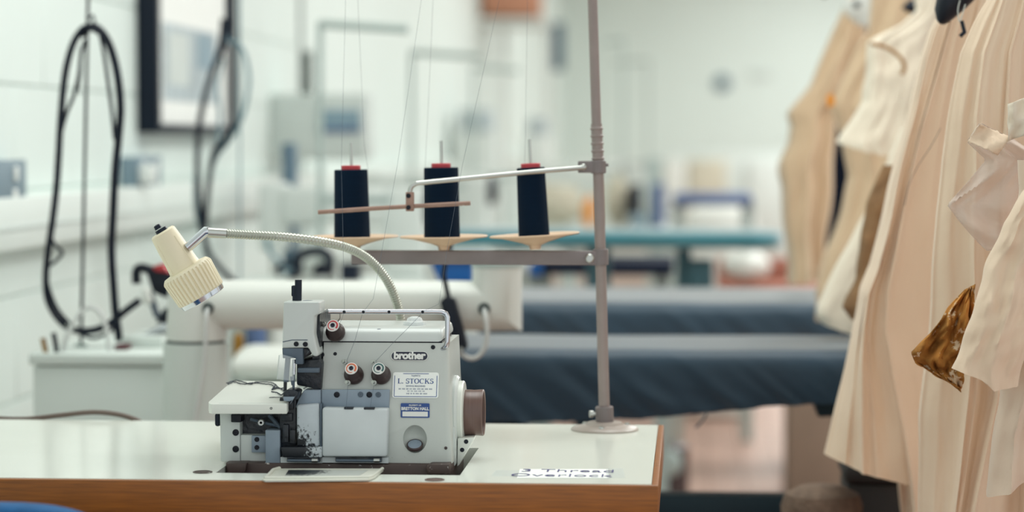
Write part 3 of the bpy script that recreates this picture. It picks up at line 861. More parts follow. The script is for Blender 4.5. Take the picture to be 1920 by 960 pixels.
# ------------------------------------------------------------------ thread stand with spool discs
PY = 3.35
def PP(u, v, d=0.0): return at(u, v, PY + d)
fbase = onz(1134, 806, TZ)
PY = fbase.y
ts = thing('thread_stand', 'taupe metal thread stand pole with round flange at the table back edge', 'thread stand', fbase)
mb = MB(); mb.lathe([(0.0466, 0), (0.0468, 0.002), (0.044, 0.0045), (0.026, 0.0075), (0.0235, 0.011), (0.015, 0.012)], fbase, (0, 0, 1), 44); fg = mb.build('flange', 'taupe_highlit', ts)
for k in range(3):
    a = radians(-95 + 120 * k)
    MB().lathe([(0.0042, 0), (0.0042, 0.002), (0.003, 0.0035), (0, 0.0038)], fbase + Vector((0.034 * cos(a), 0.034 * sin(a), 0.0052)), (0, 0, 1), 14).build('flange_screw', 'satin_metal', fg)
b0, b1 = PP(1134, 799), PP(1133, 762)
mb = MB(); mb.lathe([(0.0122, 0), (0.0125, 0.001), (0.0125, (b1 - b0).length - 0.001), (0.0115, (b1 - b0).length)], b0, b1 - b0, 28); mb.build('collar', 'taupe_dark', ts)
mb = MB(); mb.lathe([(0.0028, 0), (0.0028, 0.006), (0.005, 0.0062), (0.005, 0.011), (0, 0.012)], PP(1120, 776, -0.002), (-1, -0.3, 0), 12); mb.build('collar_screw', 'satin_metal', ts)
POLE = lambda v: PP(interp([(-330, 1090), (0, 1111), (240, 1118.5), (300, 1121.5), (480, 1126), (650, 1130), (800, 1134)], v), v)
mb = MB(); mb.tube([POLE(790), POLE(650), POLE(480), POLE(292)], 0.0076, 22); mb.build('lower_pole', 'taupe_metal', ts)
mb = MB(); mb.tube([POLE(300), POLE(240), POLE(0), POLE(-330)], 0.0068, 22); mb.build('upper_pole', 'taupe_metal', ts)
ax = (POLE(232) - POLE(304)); h = ax.length
pf = [(0.0078, 0)]
for k in range(5):
    z0 = h * (0.05 + 0.195 * k)
    pf += [(0.0078, z0), (0.0090, z0 + 0.0015), (0.0090, z0 + 0.003), (0.0078, z0 + 0.0045)]
pf += [(0.0078, h)]
mb = MB(); mb.lathe(pf, POLE(304), ax, 26); mb.build('coupling', 'taupe_metal', ts)
def clamp(v0, v1, ul, name):
    p0, p1 = POLE(v1), POLE(v0)
    cl = MB().lathe([(0.0100, 0), (0.0108, 0.001), (0.0108, (p1 - p0).length - 0.001), (0.0100, (p1 - p0).length)], p0, p1 - p0, 28).build(name, 'taupe_dark', ts)
    return cl
c1 = clamp(301, 325, 1085, 'rod_clamp')
mb = MB(); a = PP(1084, 302); b = PP(1118, 324); mb.box(a.x, b.x, PY - 0.008, PY + 0.008, b.z, a.z, 0.0015); mb.build('clamp_block', 'taupe_dark', c1)
mb = MB(); mb.lathe([(0.0046, 0), (0.0046, 0.003), (0.003, 0.0045), (0, 0.0045)], PP(1094, 313, -0.008), (0, -1, 0), 16); mb.build('clamp_screw', 'satin_metal', c1)
mb = MB(); mb.tube([PP(1130, 309.5), PP(1141, 309)], 0.0022, 10); mb.build('clamp_pin', 'taupe_dark', c1)
c2 = clamp(467, 497, 1095, 'arm_clamp')
# spool arm
mb = MB(); z0, z1 = PP(900, 496).z, PP(900, 470).z
mb.box(PP(660, 480).x, PP(1128, 480).x, PY - 0.0095, PY + 0.0095, z0, z1, 0.0018)
arm = mb.build('spool_arm', 'taupe_dark', ts)
mb = MB(); mb.lathe([(0.0062, 0), (0.0062, 0.003), (0.0045, 0.005), (0.0028, 0.005), (0.0026, 0.0035), (0, 0.0035)], PP(1106, 484, -0.0095), (0, -1, 0), 18); mb.build('arm_screw', 'satin_metal', arm)
# curved guide rod with cross rod
rod = [PP(1096, 314, -0.010), PP(980, 324, -0.035), PP(860, 336, -0.062), PP(790, 343, -0.078), PP(778, 345.5, -0.080), PP(771, 351, -0.081), PP(768.5, 361, -0.081), PP(768.5, 372, -0.081)]
mb = MB(); mb.tube(smooth(rod, 40), 0.0033, 12); mb.build('guide_arm', 'satin_metal', ts)
cc = PP(768.5, 378, -0.083)
mb = MB(); mb.box(cc.x - 0.0052, cc.x + 0.0055, cc.y - 0.005, cc.y + 0.005, PP(768, 396, -0.083).z, PP(768, 360, -0.083).z, 0.001); jc = mb.build('rod_joint', 'copper_rod', ts)
for v in (367, 389):
    MB().lathe([(0.0032, 0), (0.0032, 0.002), (0.0018, 0.0022), (0.0016, 0.001), (0, 0.001)], PP(766, v, -0.088), (0, -1, 0), 14).build('joint_screw', 'black_screw', jc)
mb = MB(); mb.tube([PP(596.5, 398, -0.083), PP(700, 391, -0.083), PP(768, 387, -0.083), PP(882, 381, -0.083)], 0.0030, 12); mb.build('cross_rod', 'copper_rod', ts)
# top arm above the picture that the threads run over
ta = [POLE(-310), PP(900, -318), PP(560, -326)]
mb = MB(); mb.tube(ta, 0.005, 12); mb.build('top_arm', 'taupe_metal', ts)

# discs, pins, cones
spool_lab = ['navy thread cone on the left disc, farthest from the pole', 'navy thread cone on the middle disc, behind the joint of the guide rods', 'navy thread cone on the right disc, nearest the taupe pole']
for i, (tu, tv, bu, bv, hv, dl, dr) in enumerate([(658, 318, 660.5, 446, 470, 581, 747), (827, 314, 829, 447.5, 469, 749.5, 914.5), (995, 314, 1001.5, 444, 468, 917.5, 1087)]):
    base = PP(bu, bv); top = PP(tu, tv); ax = (top - base).normalized(); hh = (top - base).length
    R0 = (PP(dr, 442).x - PP(dl, 442).x) / 2
    hub = PP((bu + 0.5), hv)
    tilt = ax.copy()
    if i == 2: tilt = Vector((-0.055, 0, 1)).normalized()
    elif i == 0: tilt = Vector((-0.01, 0, 1)).normalized()
    c0 = PP((dl + dr) / 2, 443.5 if i < 2 else 440.5)
    dh = c0.z - hub.z
    dc = MB().lathe([(0.0075, -dh), (0.0085, -dh * 0.72), (0.018, -dh * 0.52), (0.045, -dh * 0.16), (R0 - 0.001, -0.0012), (R0, 0.0002), (R0 - 0.0008, 0.0012), (0.045, -dh * 0.10), (0.02, -dh * 0.22), (0, -dh * 0.22)], c0, tilt, 56).build('spool_disc', 'disc_cream', ts)
    pin = PP({0: 657.5, 1: 826.5, 2: 992.5}[i], {0: 268, 1: 264, 2: 261}[i])
    MB().tube([c0 - ax * dh, pin], 0.0021, 10).build('spool_pin', 'satin_metal', ts)
    co = thing('thread_cone', spool_lab[i], 'thread cone', base, 'thread cones on the stand')
    rb = (0.0250, 0.0250, 0.0215)[i]; rt = (0.0231, 0.0238, 0.0195)[i]
    pf = [(0.012, 0.0)]
    nr_ = 64
    for k in range(nr_ + 1):
        f = k / nr_
        pf.append((rb + (rt - rb) * f + (0.00022 if k % 2 else 0) - (0.0008 if k in (0, nr_) else 0), hh * f))
    pf.append((0.011, hh))
    MB().lathe(pf, base, ax, 40).build('thread_winding', 'thread_navy', co)
    MB().lathe([(0.0136, 0), (0.0136, 0.005), (0.0128, 0.0060), (0.003, 0.0060)], base + ax * (hh - 0.0002), ax, 28).build('cone_top', 'cap_red', co)
# running threads: cone -> top arm, top arm -> machine rail
ups = [[(690, 318, 0), (683, 270, 0), (671, 0, -.01), (664, -322, 0)], [(797, 316, 0), (803, 200, 0), (812, 0, 0), (822, -319, 0)], [(983, 318, 0), (985, 258, 0), (989, 0, 0), (994, -315, 0)]]
for k, pts in enumerate(ups):
    r_ = run_thread([PP(u, v, d - 0.004) for u, v, d in pts], ts, 0.00017)
downs = [[(654, -323, 0), (648, 0, -.05), (640, 310, -.13), (643, 440, -.22), (646, 584, -.385)], [(836, -319, 0), (790, 0, -.09), (745, 310, -.2), (716, 470, -.28), (700, 560, -.36), (682, 584, -.385)], [(990, -316, 0), (936, 0, -.1), (867, 310, -.2), (838, 470, -.28), (823, 570, -.36), (793, 584, -.385)]]
for k, pts in enumerate(downs):
    run_thread([PP(u, v, d) for u, v, d in pts], ts, 0.00017)

# ------------------------------------------------------------------ gooseneck lamp
lb = onz(752, 824, TZ)
lamp = thing('gooseneck_lamp', 'cream plastic work lamp on a chrome gooseneck rising behind the overlocker', 'lamp', lb)
MB().lathe([(0.045, 0), (0.045, 0.012), (0.04, 0.018), (0.012, 0.02), (0.011, 0.05), (0.007, 0.052)], lb, (0, 0, 1), 36).build('lamp_base', 'satin_metal', lamp)
path = [lb + Vector((0, 0, 0.03)), at(754, 700, lb.y - 0.005), at(752, 608, lb.y - 0.02), at(742, 562, lb.y - 0.03), at(722, 520, lb.y - 0.045), at(692, 487, lb.y - 0.06), at(655, 466, lb.y - 0.08), at(600, 452.5, lb.y - 0.11), at(530, 444, lb.y - 0.14), at(470, 440.5, lb.y - 0.16), at(418, 437.5, lb.y - 0.18)]
N = 420
P = smooth(path, N)
MB().tube(P, [0.0062 if (k // 2) % 2 else 0.0053 for k in range(N)], 12).build('gooseneck', 'goose_metal', lamp)
LY = lb.y - 0.18
MB().tube([at(424, 438, LY), at(390, 436, LY - 0.005)], 0.0066, 14).build('gooseneck_ferrule', 'satin_metal', lamp)
MB().tube([at(392, 434, LY - 0.005), at(386, 434, LY - 0.005), at(352, 464, LY - 0.005)], 0.0062, 16).build('lamp_stem', 'chrome', lamp)
LS = LY / F
t0, t1 = at(304, 434, LY), at(381, 559, LY + 0.012)
ax = (t1 - t0); Lh = ax.length; axn = ax.normalized()
body_l = MB().lathe([(0.0, 0.0), (0.0145, 0.0), (0.0168, 0.002), (0.0176, 0.010), (0.0205, Lh * 0.50), (0.0215, Lh * 0.56)], t0, axn, 40).build('lamp_housing', 'cream_plastic', lamp)
q = axn.to_track_quat('Z', 'Y')
for a in (-0.55, 1.0, 2.5, 4.1):
    # raised ribs along the housing
    dirv = q @ Vector((cos(a), sin(a), 0))
    MB().tube([t0 + axn * 0.012 + dirv * 0.0172, t0 + axn * Lh * 0.50 + dirv * 0.0203, t0 + axn * Lh * 0.56 + dirv * 0.0215], 0.0012, 6).build('housing_rib', 'cream_plastic', lamp)
def gear(r, h, i, s):
    return r * (1.03 if (i % 6) in (0, 1, 2, 3) else 0.965) if Lh * 0.60 < h < Lh * 0.95 else r
pf = [(0.020, Lh * 0.545), (0.0305, Lh * 0.56), (0.0328, Lh * 0.585), (0.0332, Lh * 0.605), (0.0336, Lh * 0.62), (0.0325, Lh * 0.80), (0.0315, Lh * 0.94), (0.0312, Lh * 0.955), (0.030, Lh * 0.957)]
col = MB().lathe(pf, t0, axn, 216, gear).build('ribbed_collar', 'cream_plastic', lamp, angle=25)
MB().lathe([(0.0302, Lh * 0.95), (0.0306, Lh * 0.955), (0.0298, Lh * 1.015), (0.0285, Lh * 1.02), (0.0270, Lh * 0.99), (0, Lh * 0.98)], t0, axn, 48).build('lens_ring', 'chrome', lamp)
MB().lathe([(0.008, -0.004), (0.0085, 0.001), (0.0085, 0.003)], t0, axn, 14).build('lamp_switch', 'navy_plastic', lamp)
MB().lathe([(0.0, -0.009), (0.0042, -0.008), (0.005, -0.003)], t0 + Vector((-0.003, 0, 0.001)), axn, 10).build('switch_knob', 'navy_plastic', lamp)

# ------------------------------------------------------------------ paper label with hand lettering
a, b, c_, d_ = onz(969, 897, TZ), onz(1142, 897, TZ), onz(1140, 880, TZ), onz(975, 880, TZ)
up3 = Vector((0, 0, 1))
mb = MB(); mb.prism([p + up3 * 0.0002 for p in (a, b, c_, d_)], (0, 0, 0.0003)); pb = mb.build('paper_label', 'paper')
tag(pb, 'white paper strip lettered "3 Thread Overlock" taped to the table corner', 'label')
cen = (a + b + c_ + d_) / 4
for (txt, size, dx, dy, sx) in (('Overlock', 0.034, -0.002, -0.019, 0.95), ('3 Thread', 0.034, 0.004, 0.021, 0.92)):
    me = text_mesh(txt, size, -0.0005)
    mb = MB(); mb.add_mesh(me, Matrix.Translation(cen + Vector((dx, dy, 0.0008))) @ Matrix.Diagonal((sx, 1, 1, 1))); bpy.data.meshes.remove(me)
    mb.build('lettering', 'ink_violet', pb)
a, b, c_, d_ = onz(920, 893, TZ), onz(975, 893, TZ), onz(979, 882, TZ), onz(930, 882, TZ)
mb = MB(); mb.prism([p + up3 * 0.0001 for p in (a, b, c_, d_)], (0, 0, 0.0001)); mb.build('tape', 'clear_plastic', pb)
a, b, c_, d_ = onz(1138, 897, TZ), onz(1172, 897, TZ), onz(1168, 879, TZ), onz(1136, 879, TZ)
mb = MB(); mb.prism([p + up3 * 0.0006 for p in (a, b, c_, d_)], (0, 0, 0.0001)); mb.build('tape', 'clear_plastic', pb)

# ------------------------------------------------------------------ brown cable at the back of the table
cy = BY + 0.02
pts = [at(-120, 775, cy), at(-40, 782, cy), at(40, 786, cy), at(110, 779, cy), at(170, 773, cy), at(215, 776, cy), at(250, 785, cy), at(272, 797, cy + 0.01), at(285, 815, cy + 0.03), at(292, 850, cy + 0.05)]
tag(MB().tube(smooth(pts, 60), 0.0036, 10).build('power_cable', 'cable_brown'), 'grey-brown power cable arching along the left back edge of the table', 'cable')

# ------------------------------------------------------------------ blue chair in the foreground, bottom left
CYc = 2.55
ch = thing('chair', 'blue fabric chair whose rounded backrest shows at the bottom left', 'chair', (at(40, 950, CYc).x, CYc - 0.2, 0))
x0, x1 = at(-230, 945, CYc).x, at(225, 945, CYc).x
zt = at(60, 938, CYc).z
mid = (x0 + x1) / 2; hw = (x1 - x0) / 2
pts = []
for k in range(33):
    a = pi * k / 32
    pts.append(Vector((mid + hw * (1 if cos(a) > 0 else -1) * abs(cos(a)) ** 0.75, CYc, zt - 0.055 + 0.055 * sin(a) ** 0.8)))
pts += [Vector((x0 + 0.02, CYc, zt - 0.32)), Vector((x1 - 0.02, CYc, zt - 0.32))]
MB().prism(pts, (0, -0.05, 0), 0.012, 3).build('backrest', 'blue_fabric', ch)
MB().box(mid - 0.22, mid + 0.22, CYc - 0.48, CYc - 0.04, 0.42, 0.48, 0.02, 3).build('seat', 'blue_fabric', ch)
MB().box(mid - 0.03, mid + 0.03, CYc - 0.03, CYc - 0.012, 0.40, zt - 0.15, 0.004).build('back_bar', 'black_plastic', ch)
MB().tube([(mid, CYc - 0.25, 0.08), (mid, CYc - 0.25, 0.42)], 0.025, 16).build('post', 'black_plastic', ch)
for k in range(5):
    a = 2 * pi * k / 5
    MB().tube([(mid, CYc - 0.25, 0.10), (mid + 0.26 * cos(a), CYc - 0.25 + 0.26 * sin(a), 0.03)], [0.022, 0.015], 10).ball((mid + 0.26 * cos(a), CYc - 0.25 + 0.26 * sin(a), 0.022), 0.022).build('foot', 'black_plastic', ch)

# ------------------------------------------------------------------ white swing-arm tube of the pressing unit
AY = 3.95
arm = thing('extractor_arm', 'thick white tubular extraction arm with mitred end, on a white post behind the table', 'extractor arm', (at(367, 700, AY).x, AY, 0))
xp = at(367, 700, AY)
MB().lathe([(0.075, 0), (0.075, 0.03), (0.0535, 0.032), (0.0535, at(367, 642, AY).z)], (xp.x, AY, 0), (0, 0, 1), 40).build('post', 'steel_white_cool', arm)
zc = at(600, 572, AY).z
z641 = at(367, 641, AY).z
MB().lathe([(0.0485, 0), (0.0485, 0.004)], (xp.x, AY, z641 - 0.001), (0, 0, 1), 40).build('swivel_ring', 'rubber_green', arm)
MB().lathe([(0.0500, 0), (0.0495, 0.02), (0.0475, 0.05), (0.0470, zc + 0.012 - z641), (0.046, zc + 0.026 - z641), (0.040, zc + 0.0395 - z641), (0.0, zc + 0.041 - z641)], (xp.x + 0.002, AY, z641 + 0.004), (0, 0, 1), 40).build('swivel_head', 'steel_white', arm)
mtr = at(932, 572, AY)
MB().tube([(xp.x, AY, zc), (mtr.x, AY, zc), (mtr.x, AY, at(932, 497, AY).z)], 0.0410, 40).build('arm_tube', 'steel_white', arm)
MB().lathe([(0.0425, 0), (0.0425, 0.006), (0.030, 0.007), (0.030, 0.016), (0, 0.017)], (mtr.x, AY, at(932, 500, AY).z), (0, 0, 1), 36).build('outlet_cap', 'stand_grey', arm)
for (u, v) in ((390, 578), (908, 579)):
    c = at(u, v, AY - 0.0415)
    MB().lathe([(0.0095, -0.004), (0.0098, 0.002), (0.008, 0.0034), (0.0035, 0.003), (0.0035, 0.0)], c, (0, -1, 0.1), 20).build('grommet', 'rubber_green', arm)
w1 = [(390, 578, -0.04), (387, 590, -0.055), (386, 620, -0.06), (383, 680, -0.062), (374, 740, -0.065), (366, 790, -0.067), (360, 850, -0.07)]
MB().tube(smooth([at(u, v, AY + d) for u, v, d in w1], 40), 0.0036, 10).build('white_cable', 'cable_white', arm)
w2 = [(908, 579, -0.04), (910, 592, -0.056), (913, 620, -0.06), (909, 650, -0.06), (895, 669, -0.06), (878, 671, -0.06), (862, 660, -0.06)]
MB().tube(smooth([at(u, v, AY + d) for u, v, d in w2], 40), 0.0040, 10).build('white_cable', 'cable_white', arm)
sw = thing('inline_switch', 'black inline switch hanging on its cable before the white tube', 'switch', at(862, 658, AY - 0.06))
mb = MB()
mb.prism([at(u, v, AY - 0.075) for u, v in ((824, 566), (834, 556), (852, 560), (876, 648), (872, 657), (852, 661))], (0, 0.028, 0), 0.003); mb.build('switch_body', 'black_plastic', sw)
mb = MB(); mb.prism([at(u, v, AY - 0.080) for u, v in ((836, 590), (848, 588), (856, 622), (845, 625))], (0, 0.01, 0), 0.001); mb.build('rocker', 'navy_plastic', sw)
MB().tube(smooth([at(u, v, AY - 0.062) for u, v in ((842, 562), (836, 535), (832, 515), (836, 490), (846, 455), (850, 420))], 24), 0.0044, 10).build('switch_cable', 'black_plastic', sw)
MB().lathe([(0.0035, 0), (0.003, 0.002), (0, 0.0025)], at(865, 655, AY - 0.075), (0, -1, 0), 12).build('end_screw', 'satin_metal', sw)

# ------------------------------------------------------------------ white cabinet left of the post
KY = 4.05
kz = at(180, 664, KY).z
kx0, kx1 = at(53, 700, KY).x, at(306, 700, KY).x
kb = thing('steam_cabinet', 'low white boiler cabinet against the left wall, beneath the hanging iron hose', 'cabinet', ((kx0 + kx1) / 2, KY + 0.2, 0))
MB().box(kx0 + 0.006, kx1, KY + 0.006, KY + 0.40, 0.0, kz - 0.022, 0.004).build('body', 'steel_white_cool', kb)
MB().box(kx0, kx1 + 0.004, KY, KY + 0.41, kz - 0.020, kz, 0.004).build('lid', 'steel_white_cool', kb)
for k, (u, v, m_) in enumerate(((80, 642, 'brass'), (100, 632, 'black_plastic'))):
    c = at(u + 4, v + 10, KY + 0.03)
    MB().tube([(c.x + 0.002, KY + 0.03, kz - 0.001), (c.x, KY + 0.03, c.z), at(u, v - 8, KY + 0.03)], 0.0045, 12).build('valve', m_, kb)
MB().tube(smooth([(at(118, 660, KY + .05).x, KY + 0.05, kz), at(128, 625, KY + 0.05), at(152, 585, KY + 0.06), at(172, 576, KY + 0.06), at(190, 590, KY + .06), at(200, 620, KY + .06), (at(205, 660, KY + .06).x, KY + 0.06, kz)], 40), 0.0042, 8).build('steam_pipe', 'cable_white', kb)
# steel wire rods holding the hoses
rodlab = ['thin dark steel rod standing on the white cabinet, holding the nearer hose loop', 'thin grey rod on the left wall side holding the second hose loop']
IY = 4.2
x_b, x_t = at(152, 660, IY), at(165, 0, IY)
sp = thing('hose_support', rodlab[0], 'rod', (x_b.x, IY, kz))
MB().tube([(x_b.x, IY, kz - 0.0005), x_t, x_t + (x_t - x_b) * 0.5], 0.0029, 10).build('rod', 'hose_black', sp)
MB().lathe([(0.012, 0), (0.012, 0.004), (0.004, 0.006)], (x_b.x, IY, kz), (0, 0, 1), 16).build('foot', 'stand_grey', sp)
MB().tube(smooth([x_t + Vector((0, -0.004, -0.035)), x_t + Vector((0.010, -0.006, -0.028)), x_t + Vector((0.012, -0.006, -0.045)), x_t + Vector((0.0, -0.006, -0.055))], 16), 0.0022, 8).build('hook', 'hose_black', sp)

h1 = thing('iron_hose', 'black steam hose looped over the near rod and running to the iron', 'hose', at(170, 630, IY))
loop = [(188, 60), (172, 52), (155, 55), (136, 85), (122, 140), (114, 220), (110, 290), (106, 350), (99, 410), (91, 465), (86, 520), (90, 562), (108, 596), (135, 617), (172, 620), (205, 607), (235, 583), (262, 563)]
HP = lambda L, Y, dy=0.0: [at(u, v, Y + dy) for u, v in L]
MB().tube(smooth(HP(loop, IY, -0.015), 120), 0.0064, 12).build('steam_hose', 'hose_black', h1)
loop2 = [(150, 66), (172, 50), (192, 62), (208, 92), (220, 140), (226, 200), (222, 260), (216, 320), (212, 400), (209, 470), (213, 540), (217, 590), (224, 640)]
MB().tube(smooth(HP(loop2, IY, 0.005), 90), 0.0074, 12).build('steam_hose', 'hose_black', h1)
loop3 = [(160, 75), (152, 100), (148, 140), (138, 180), (124, 215), (112, 260)]
MB().tube(smooth(HP(loop3, IY, -0.006), 40), 0.0034, 8).build('lead', 'hose_black', h1)
loop4 = [(187, 60), (194, 95), (202, 150), (210, 210), (215, 262)]
MB().tube(smooth(HP(loop4, IY, -0.006), 40), 0.0034, 8).build('lead', 'hose_black', h1)
loop5 = [(92, 440), (104, 460), (117, 474), (104, 490), (88, 505), (92, 540), (112, 585), (150, 622), (175, 634), (205, 622), (220, 600)]
MB().tube(smooth(HP(loop5, IY, -0.024), 70), 0.0030, 8).build('lead', 'hose_black', h1)
MB().tube(smooth(HP([(150, 90), (152, 130), (148, 165), (151, 178)], IY, -0.012), 20), 0.0014, 6).build('tie', 'hose_black', h1)
MB().tube([at(128, 605, IY - 0.016), at(142, 617, IY - 0.016)], 0.0064, 12).build('hose_band', 'steel_white', h1)

IR = IY + 0.02
ir = thing('steam_iron', 'steam iron with black handle and red button resting on the white cabinet', 'iron', (at(285, 630, IR).x, IR, kz))
mb = MB(); mb.prism([(at(u, v, IR).x, IR + d, at(u, v, IR).z) for u, v, d in ((258, 634, 0.0), (315, 618, 0.0), (334, 616, 0.0), (334, 604, 0), (300, 607, 0))], (0, 0.09, 0), 0.004, 3); mb.build('soleplate', 'chrome', ir)
mb = MB(); mb.prism([at(u, v, IR + 0.01) for u, v in ((290, 606), (334, 605), (334, 575), (306, 578))], (0, 0.07, 0), 0.004); mb.build('iron_body', 'black_plastic', ir)
mb = MB(); mb.tube(smooth([at(u, v, IR + 0.045) for u, v in ((256, 532), (256, 510), (264, 502), (280, 506), (300, 512), (325, 520))], 30), 0.0085, 14); mb.prism([at(u, v, IR + 0.03) for u, v in ((272, 508), (322, 512), (326, 560), (306, 558), (285, 548))], (0, 0.03, 0), 0.005); mb.build('handle', 'black_plastic', ir)
mb = MB(); mb.prism([at(u, v, IR + 0.027) for u, v in ((285, 500), (304, 494), (316, 512), (290, 508))], (0, 0.036, 0), 0.002); mb.build('trigger', 'red', ir)
mb = MB(); mb.tube([at(280, 548, IR + 0.04), at(294, 590, IR + 0.04), at(310, 600, IR + 0.04)], 0.0065, 10); mb.build('steam_pipe', 'plate_blue_dark', ir)
mb = MB(); mb.prism([at(u, v, IR) for u, v in ((264, 540), (276, 540), (284, 566), (276, 574), (266, 566))], (0, 0.02, 0), 0.004); mb.build('heat_shield', 'steel_white', ir)
mb = MB(); mb.box(at(214, 660, KY + .08).x, at(238, 660, KY + .08).x, KY + 0.08, KY + 0.12, kz, kz + 0.009, 0.002)
tag(mb.build('clamp_tool', 'dark_red'), 'small dark red clip lying on the cabinet lid by the hose', 'clip')
RY = KY + 0.13
mb = MB(); mb.box(at(228, 650, RY).x, at(304, 650, RY).x, RY, RY + 0.15, kz + 0.0, kz + 0.02, 0.003)
ip = mb.build('iron_rest', 'steel_white_cool'); tag(ip, 'white metal rest plate beneath the black steam iron', 'iron rest')
ir.location.z += 0.0

# ------------------------------------------------------------------ second hose loop further back
JY = 5.3
s2 = thing('hose_support', rodlab[1], 'rod', (at(450, 560, JY).x, JY, 0.8))
xb, xt = at(450, 640, JY), at(449, 0, JY)
MB().tube([xb, xt, xt + (xt - xb) * 0.4], 0.0022, 8).build('rod', 'hose_grey', s2)
xb2, xt2 = at(424, 60, JY), at(424, -60, JY)
MB().tube([xb2, xt2, xt2 + (xt2 - xb2) * 1.5], 0.0028, 8).build('hanger_wire', 'hose_black', s2)
MB().tube([xt2 + (xt2 - xb2) * 1.5, xt + (xt - xb) * 0.4], 0.0028, 8).build('cross_wire', 'hose_black', s2)
MB().lathe([(0.03, 0), (0.03, 0.006), (0.005, 0.01)], xb - Vector((0, 0, 0.003)), (0, 0, 1), 18).build('foot', 'stand_grey', s2)
h2 = thing('iron_hose', 'black and grey hose loops hanging before the picture frame', 'hose', at(385, 450, JY))
la = [(421, 35), (418, 70), (412, 100), (396, 140), (382, 190), (373, 240), (370, 300), (372, 360), (378, 420), (390, 470), (410, 500), (430, 520), (450, 540)]
MB().tube(smooth(HP(la, JY, -0.01), 100), [0.0068 if k > 18 else 0.009 for k in range(100)], 12).build('steam_hose', 'hose_black', h2)
lb_ = [(422, 60), (430, 78), (446, 82), (460, 105), (467, 150), (460, 200), (445, 240), (425, 270), (408, 290), (396, 320), (388, 360), (384, 420), (386, 470), (405, 495), (430, 515)]
MB().tube(smooth(HP(lb_, JY, 0.01), 100), 0.0042, 10).build('lead', 'hose_grey', h2)
MB().tube(smooth(HP([(440, 225), (420, 262), (402, 285), (393, 330), (386, 400), (382, 440)], JY, 0.0), 50), 0.0066, 10).build('steam_hose', 'hose_black', h2)
MB().tube(smooth(HP([(418, 110), (408, 160), (412, 220), (406, 290)], JY, 0.02), 30), 0.004, 8).build('lead', 'hose_grey', h2)
MB().tube(smooth(HP([(372, 300), (366, 340), (368, 400), (382, 450)], JY, 0.015), 30), 0.004, 8).build('lead', 'hose_grey', h2)

# iron and dark gear in the second station (seen over the white tube)
def cluster_iron(Y, u, v, sc, lab):
    r = thing('steam_iron', lab, 'iron', at(u, v + 30 * sc, Y))
    p = lambda du, dv, d=0: at(u + du * sc, v + dv * sc, Y + d)
    MB().prism([p(-34, 30), p(34, 26), p(34, 16), p(-10, 16)], (0, 0.09, 0), 0.004).build('soleplate', 'satin_metal', r)
    MB().tube(smooth([p(-26, 8, .045), p(-28, -16, .045), p(0, -28, .045), p(26, -20, .045), p(28, 10, .045)], 24), 0.012 * sc, 10).build('handle', 'navy_plastic', r)
    MB().prism([p(-6, 16), p(30, 16), p(28, -4), p(4, -6)], (0, 0.08, 0), 0.005).build('iron_body', 'black_plastic', r)
    return r

# ------------------------------------------------------------------ left wall fittings
WXF = WX + 0.0005
def wall_y(u, Xw=WX):
    # distance where the ray through column u meets the wall plane
    d = FWD + RIGHT * ((u - 960) / F)
    return Xw * d.y / d.x
def socket(u0, u1, v0, v1, lab, plug=False, n=2):
    y0, y1 = wall_y(u0, WX + 0.04), wall_y(u1, WX + 0.04)
    ym = (y0 + y1) / 2
    z1 = at((u0 + u1) / 2, v0, ym).z; z0 = at((u0 + u1) / 2, v1, ym).z
    s = thing('wall_socket', lab, 'socket', (WX, ym, z0), 'sockets on the left wall')
    MB().box(WX + 0.0005, WX + 0.034, y0, y1, z0, z1, 0.003).build('back_box', 'socket_grey', s)
    MB().box(WX + 0.034, WX + 0.040, y0 - 0.003, y1 + 0.003, z0 - 0.002, z1 + 0.002, 0.002).build('face_plate', 'socket_grey', s)
    for k in range(n):
        yy = y0 + (y1 - y0) * (k + 0.5) / n
        MB().box(WX + 0.040, WX + 0.046, yy - 0.012, yy + 0.008, z0 + (z1 - z0) * 0.58, z0 + (z1 - z0) * 0.88, 0.001).build('rocker', 'white_plastic', s)
        MB().box(WX + 0.040, WX + 0.043, yy - 0.016, yy + 0.012, z0 + (z1 - z0) * 0.12, z0 + (z1 - z0) * 0.40, 0.001).build('socket_insert', 'white_plastic', s)
    if plug:
        pg = MB().box(WX + 0.040, WX + 0.075, y0 + 0.01, y0 + 0.06, z0 + 0.02, z0 + 0.062, 0.006).build('plug', 'white_plastic', s)
    return s
socket(-38, 50, 302, 392, 'grey metal double socket with white switches at the left picture edge')
socket(258, 303, 294, 358, 'grey metal double socket with a white plug, below the black picture frame', True)

fr = thing('picture_frame', 'black box picture frame with grey prints, hung on the left wall', 'picture', (WX, wall_y(340), at(340, 250, wall_y(340)).z))
y0, y1 = wall_y(297, WX + 0.05), wall_y(446, WX + 0.05)
z0 = at(297, 249, y0).z; z1 = z0 + 0.72
fd = 0.052
MB().box(WX + 0.001, WX + fd, y0, y0 + 0.035, z0, z1, 0.002).build('frame_side', 'frame_black', fr)
MB().box(WX + 0.001, WX + fd, y1 - 0.035, y1, z0, z1, 0.002).build('frame_side', 'frame_black', fr)
MB().box(WX + 0.001, WX + fd, y0 + 0.035, y1 - 0.035, z0, z0 + 0.022, 0.002).build('frame_rail', 'frame_black', fr)
MB().box(WX + 0.001, WX + fd, y0 + 0.035, y1 - 0.035, z1 - 0.022, z1, 0.002).build('frame_rail', 'frame_black', fr)
MB().box(WX + 0.001, WX + 0.030, y0 + 0.035, y1 - 0.035, z0 + 0.022, z1 - 0.022).build('mount', 'paper', fr)
ym0, ym1 = y0 + 0.15, y1 - 0.2
MB().box(WX + 0.030, WX + 0.0315, ym0, ym1, z0 + 0.08, z0 + 0.27).build('print', 'print_grey', fr)
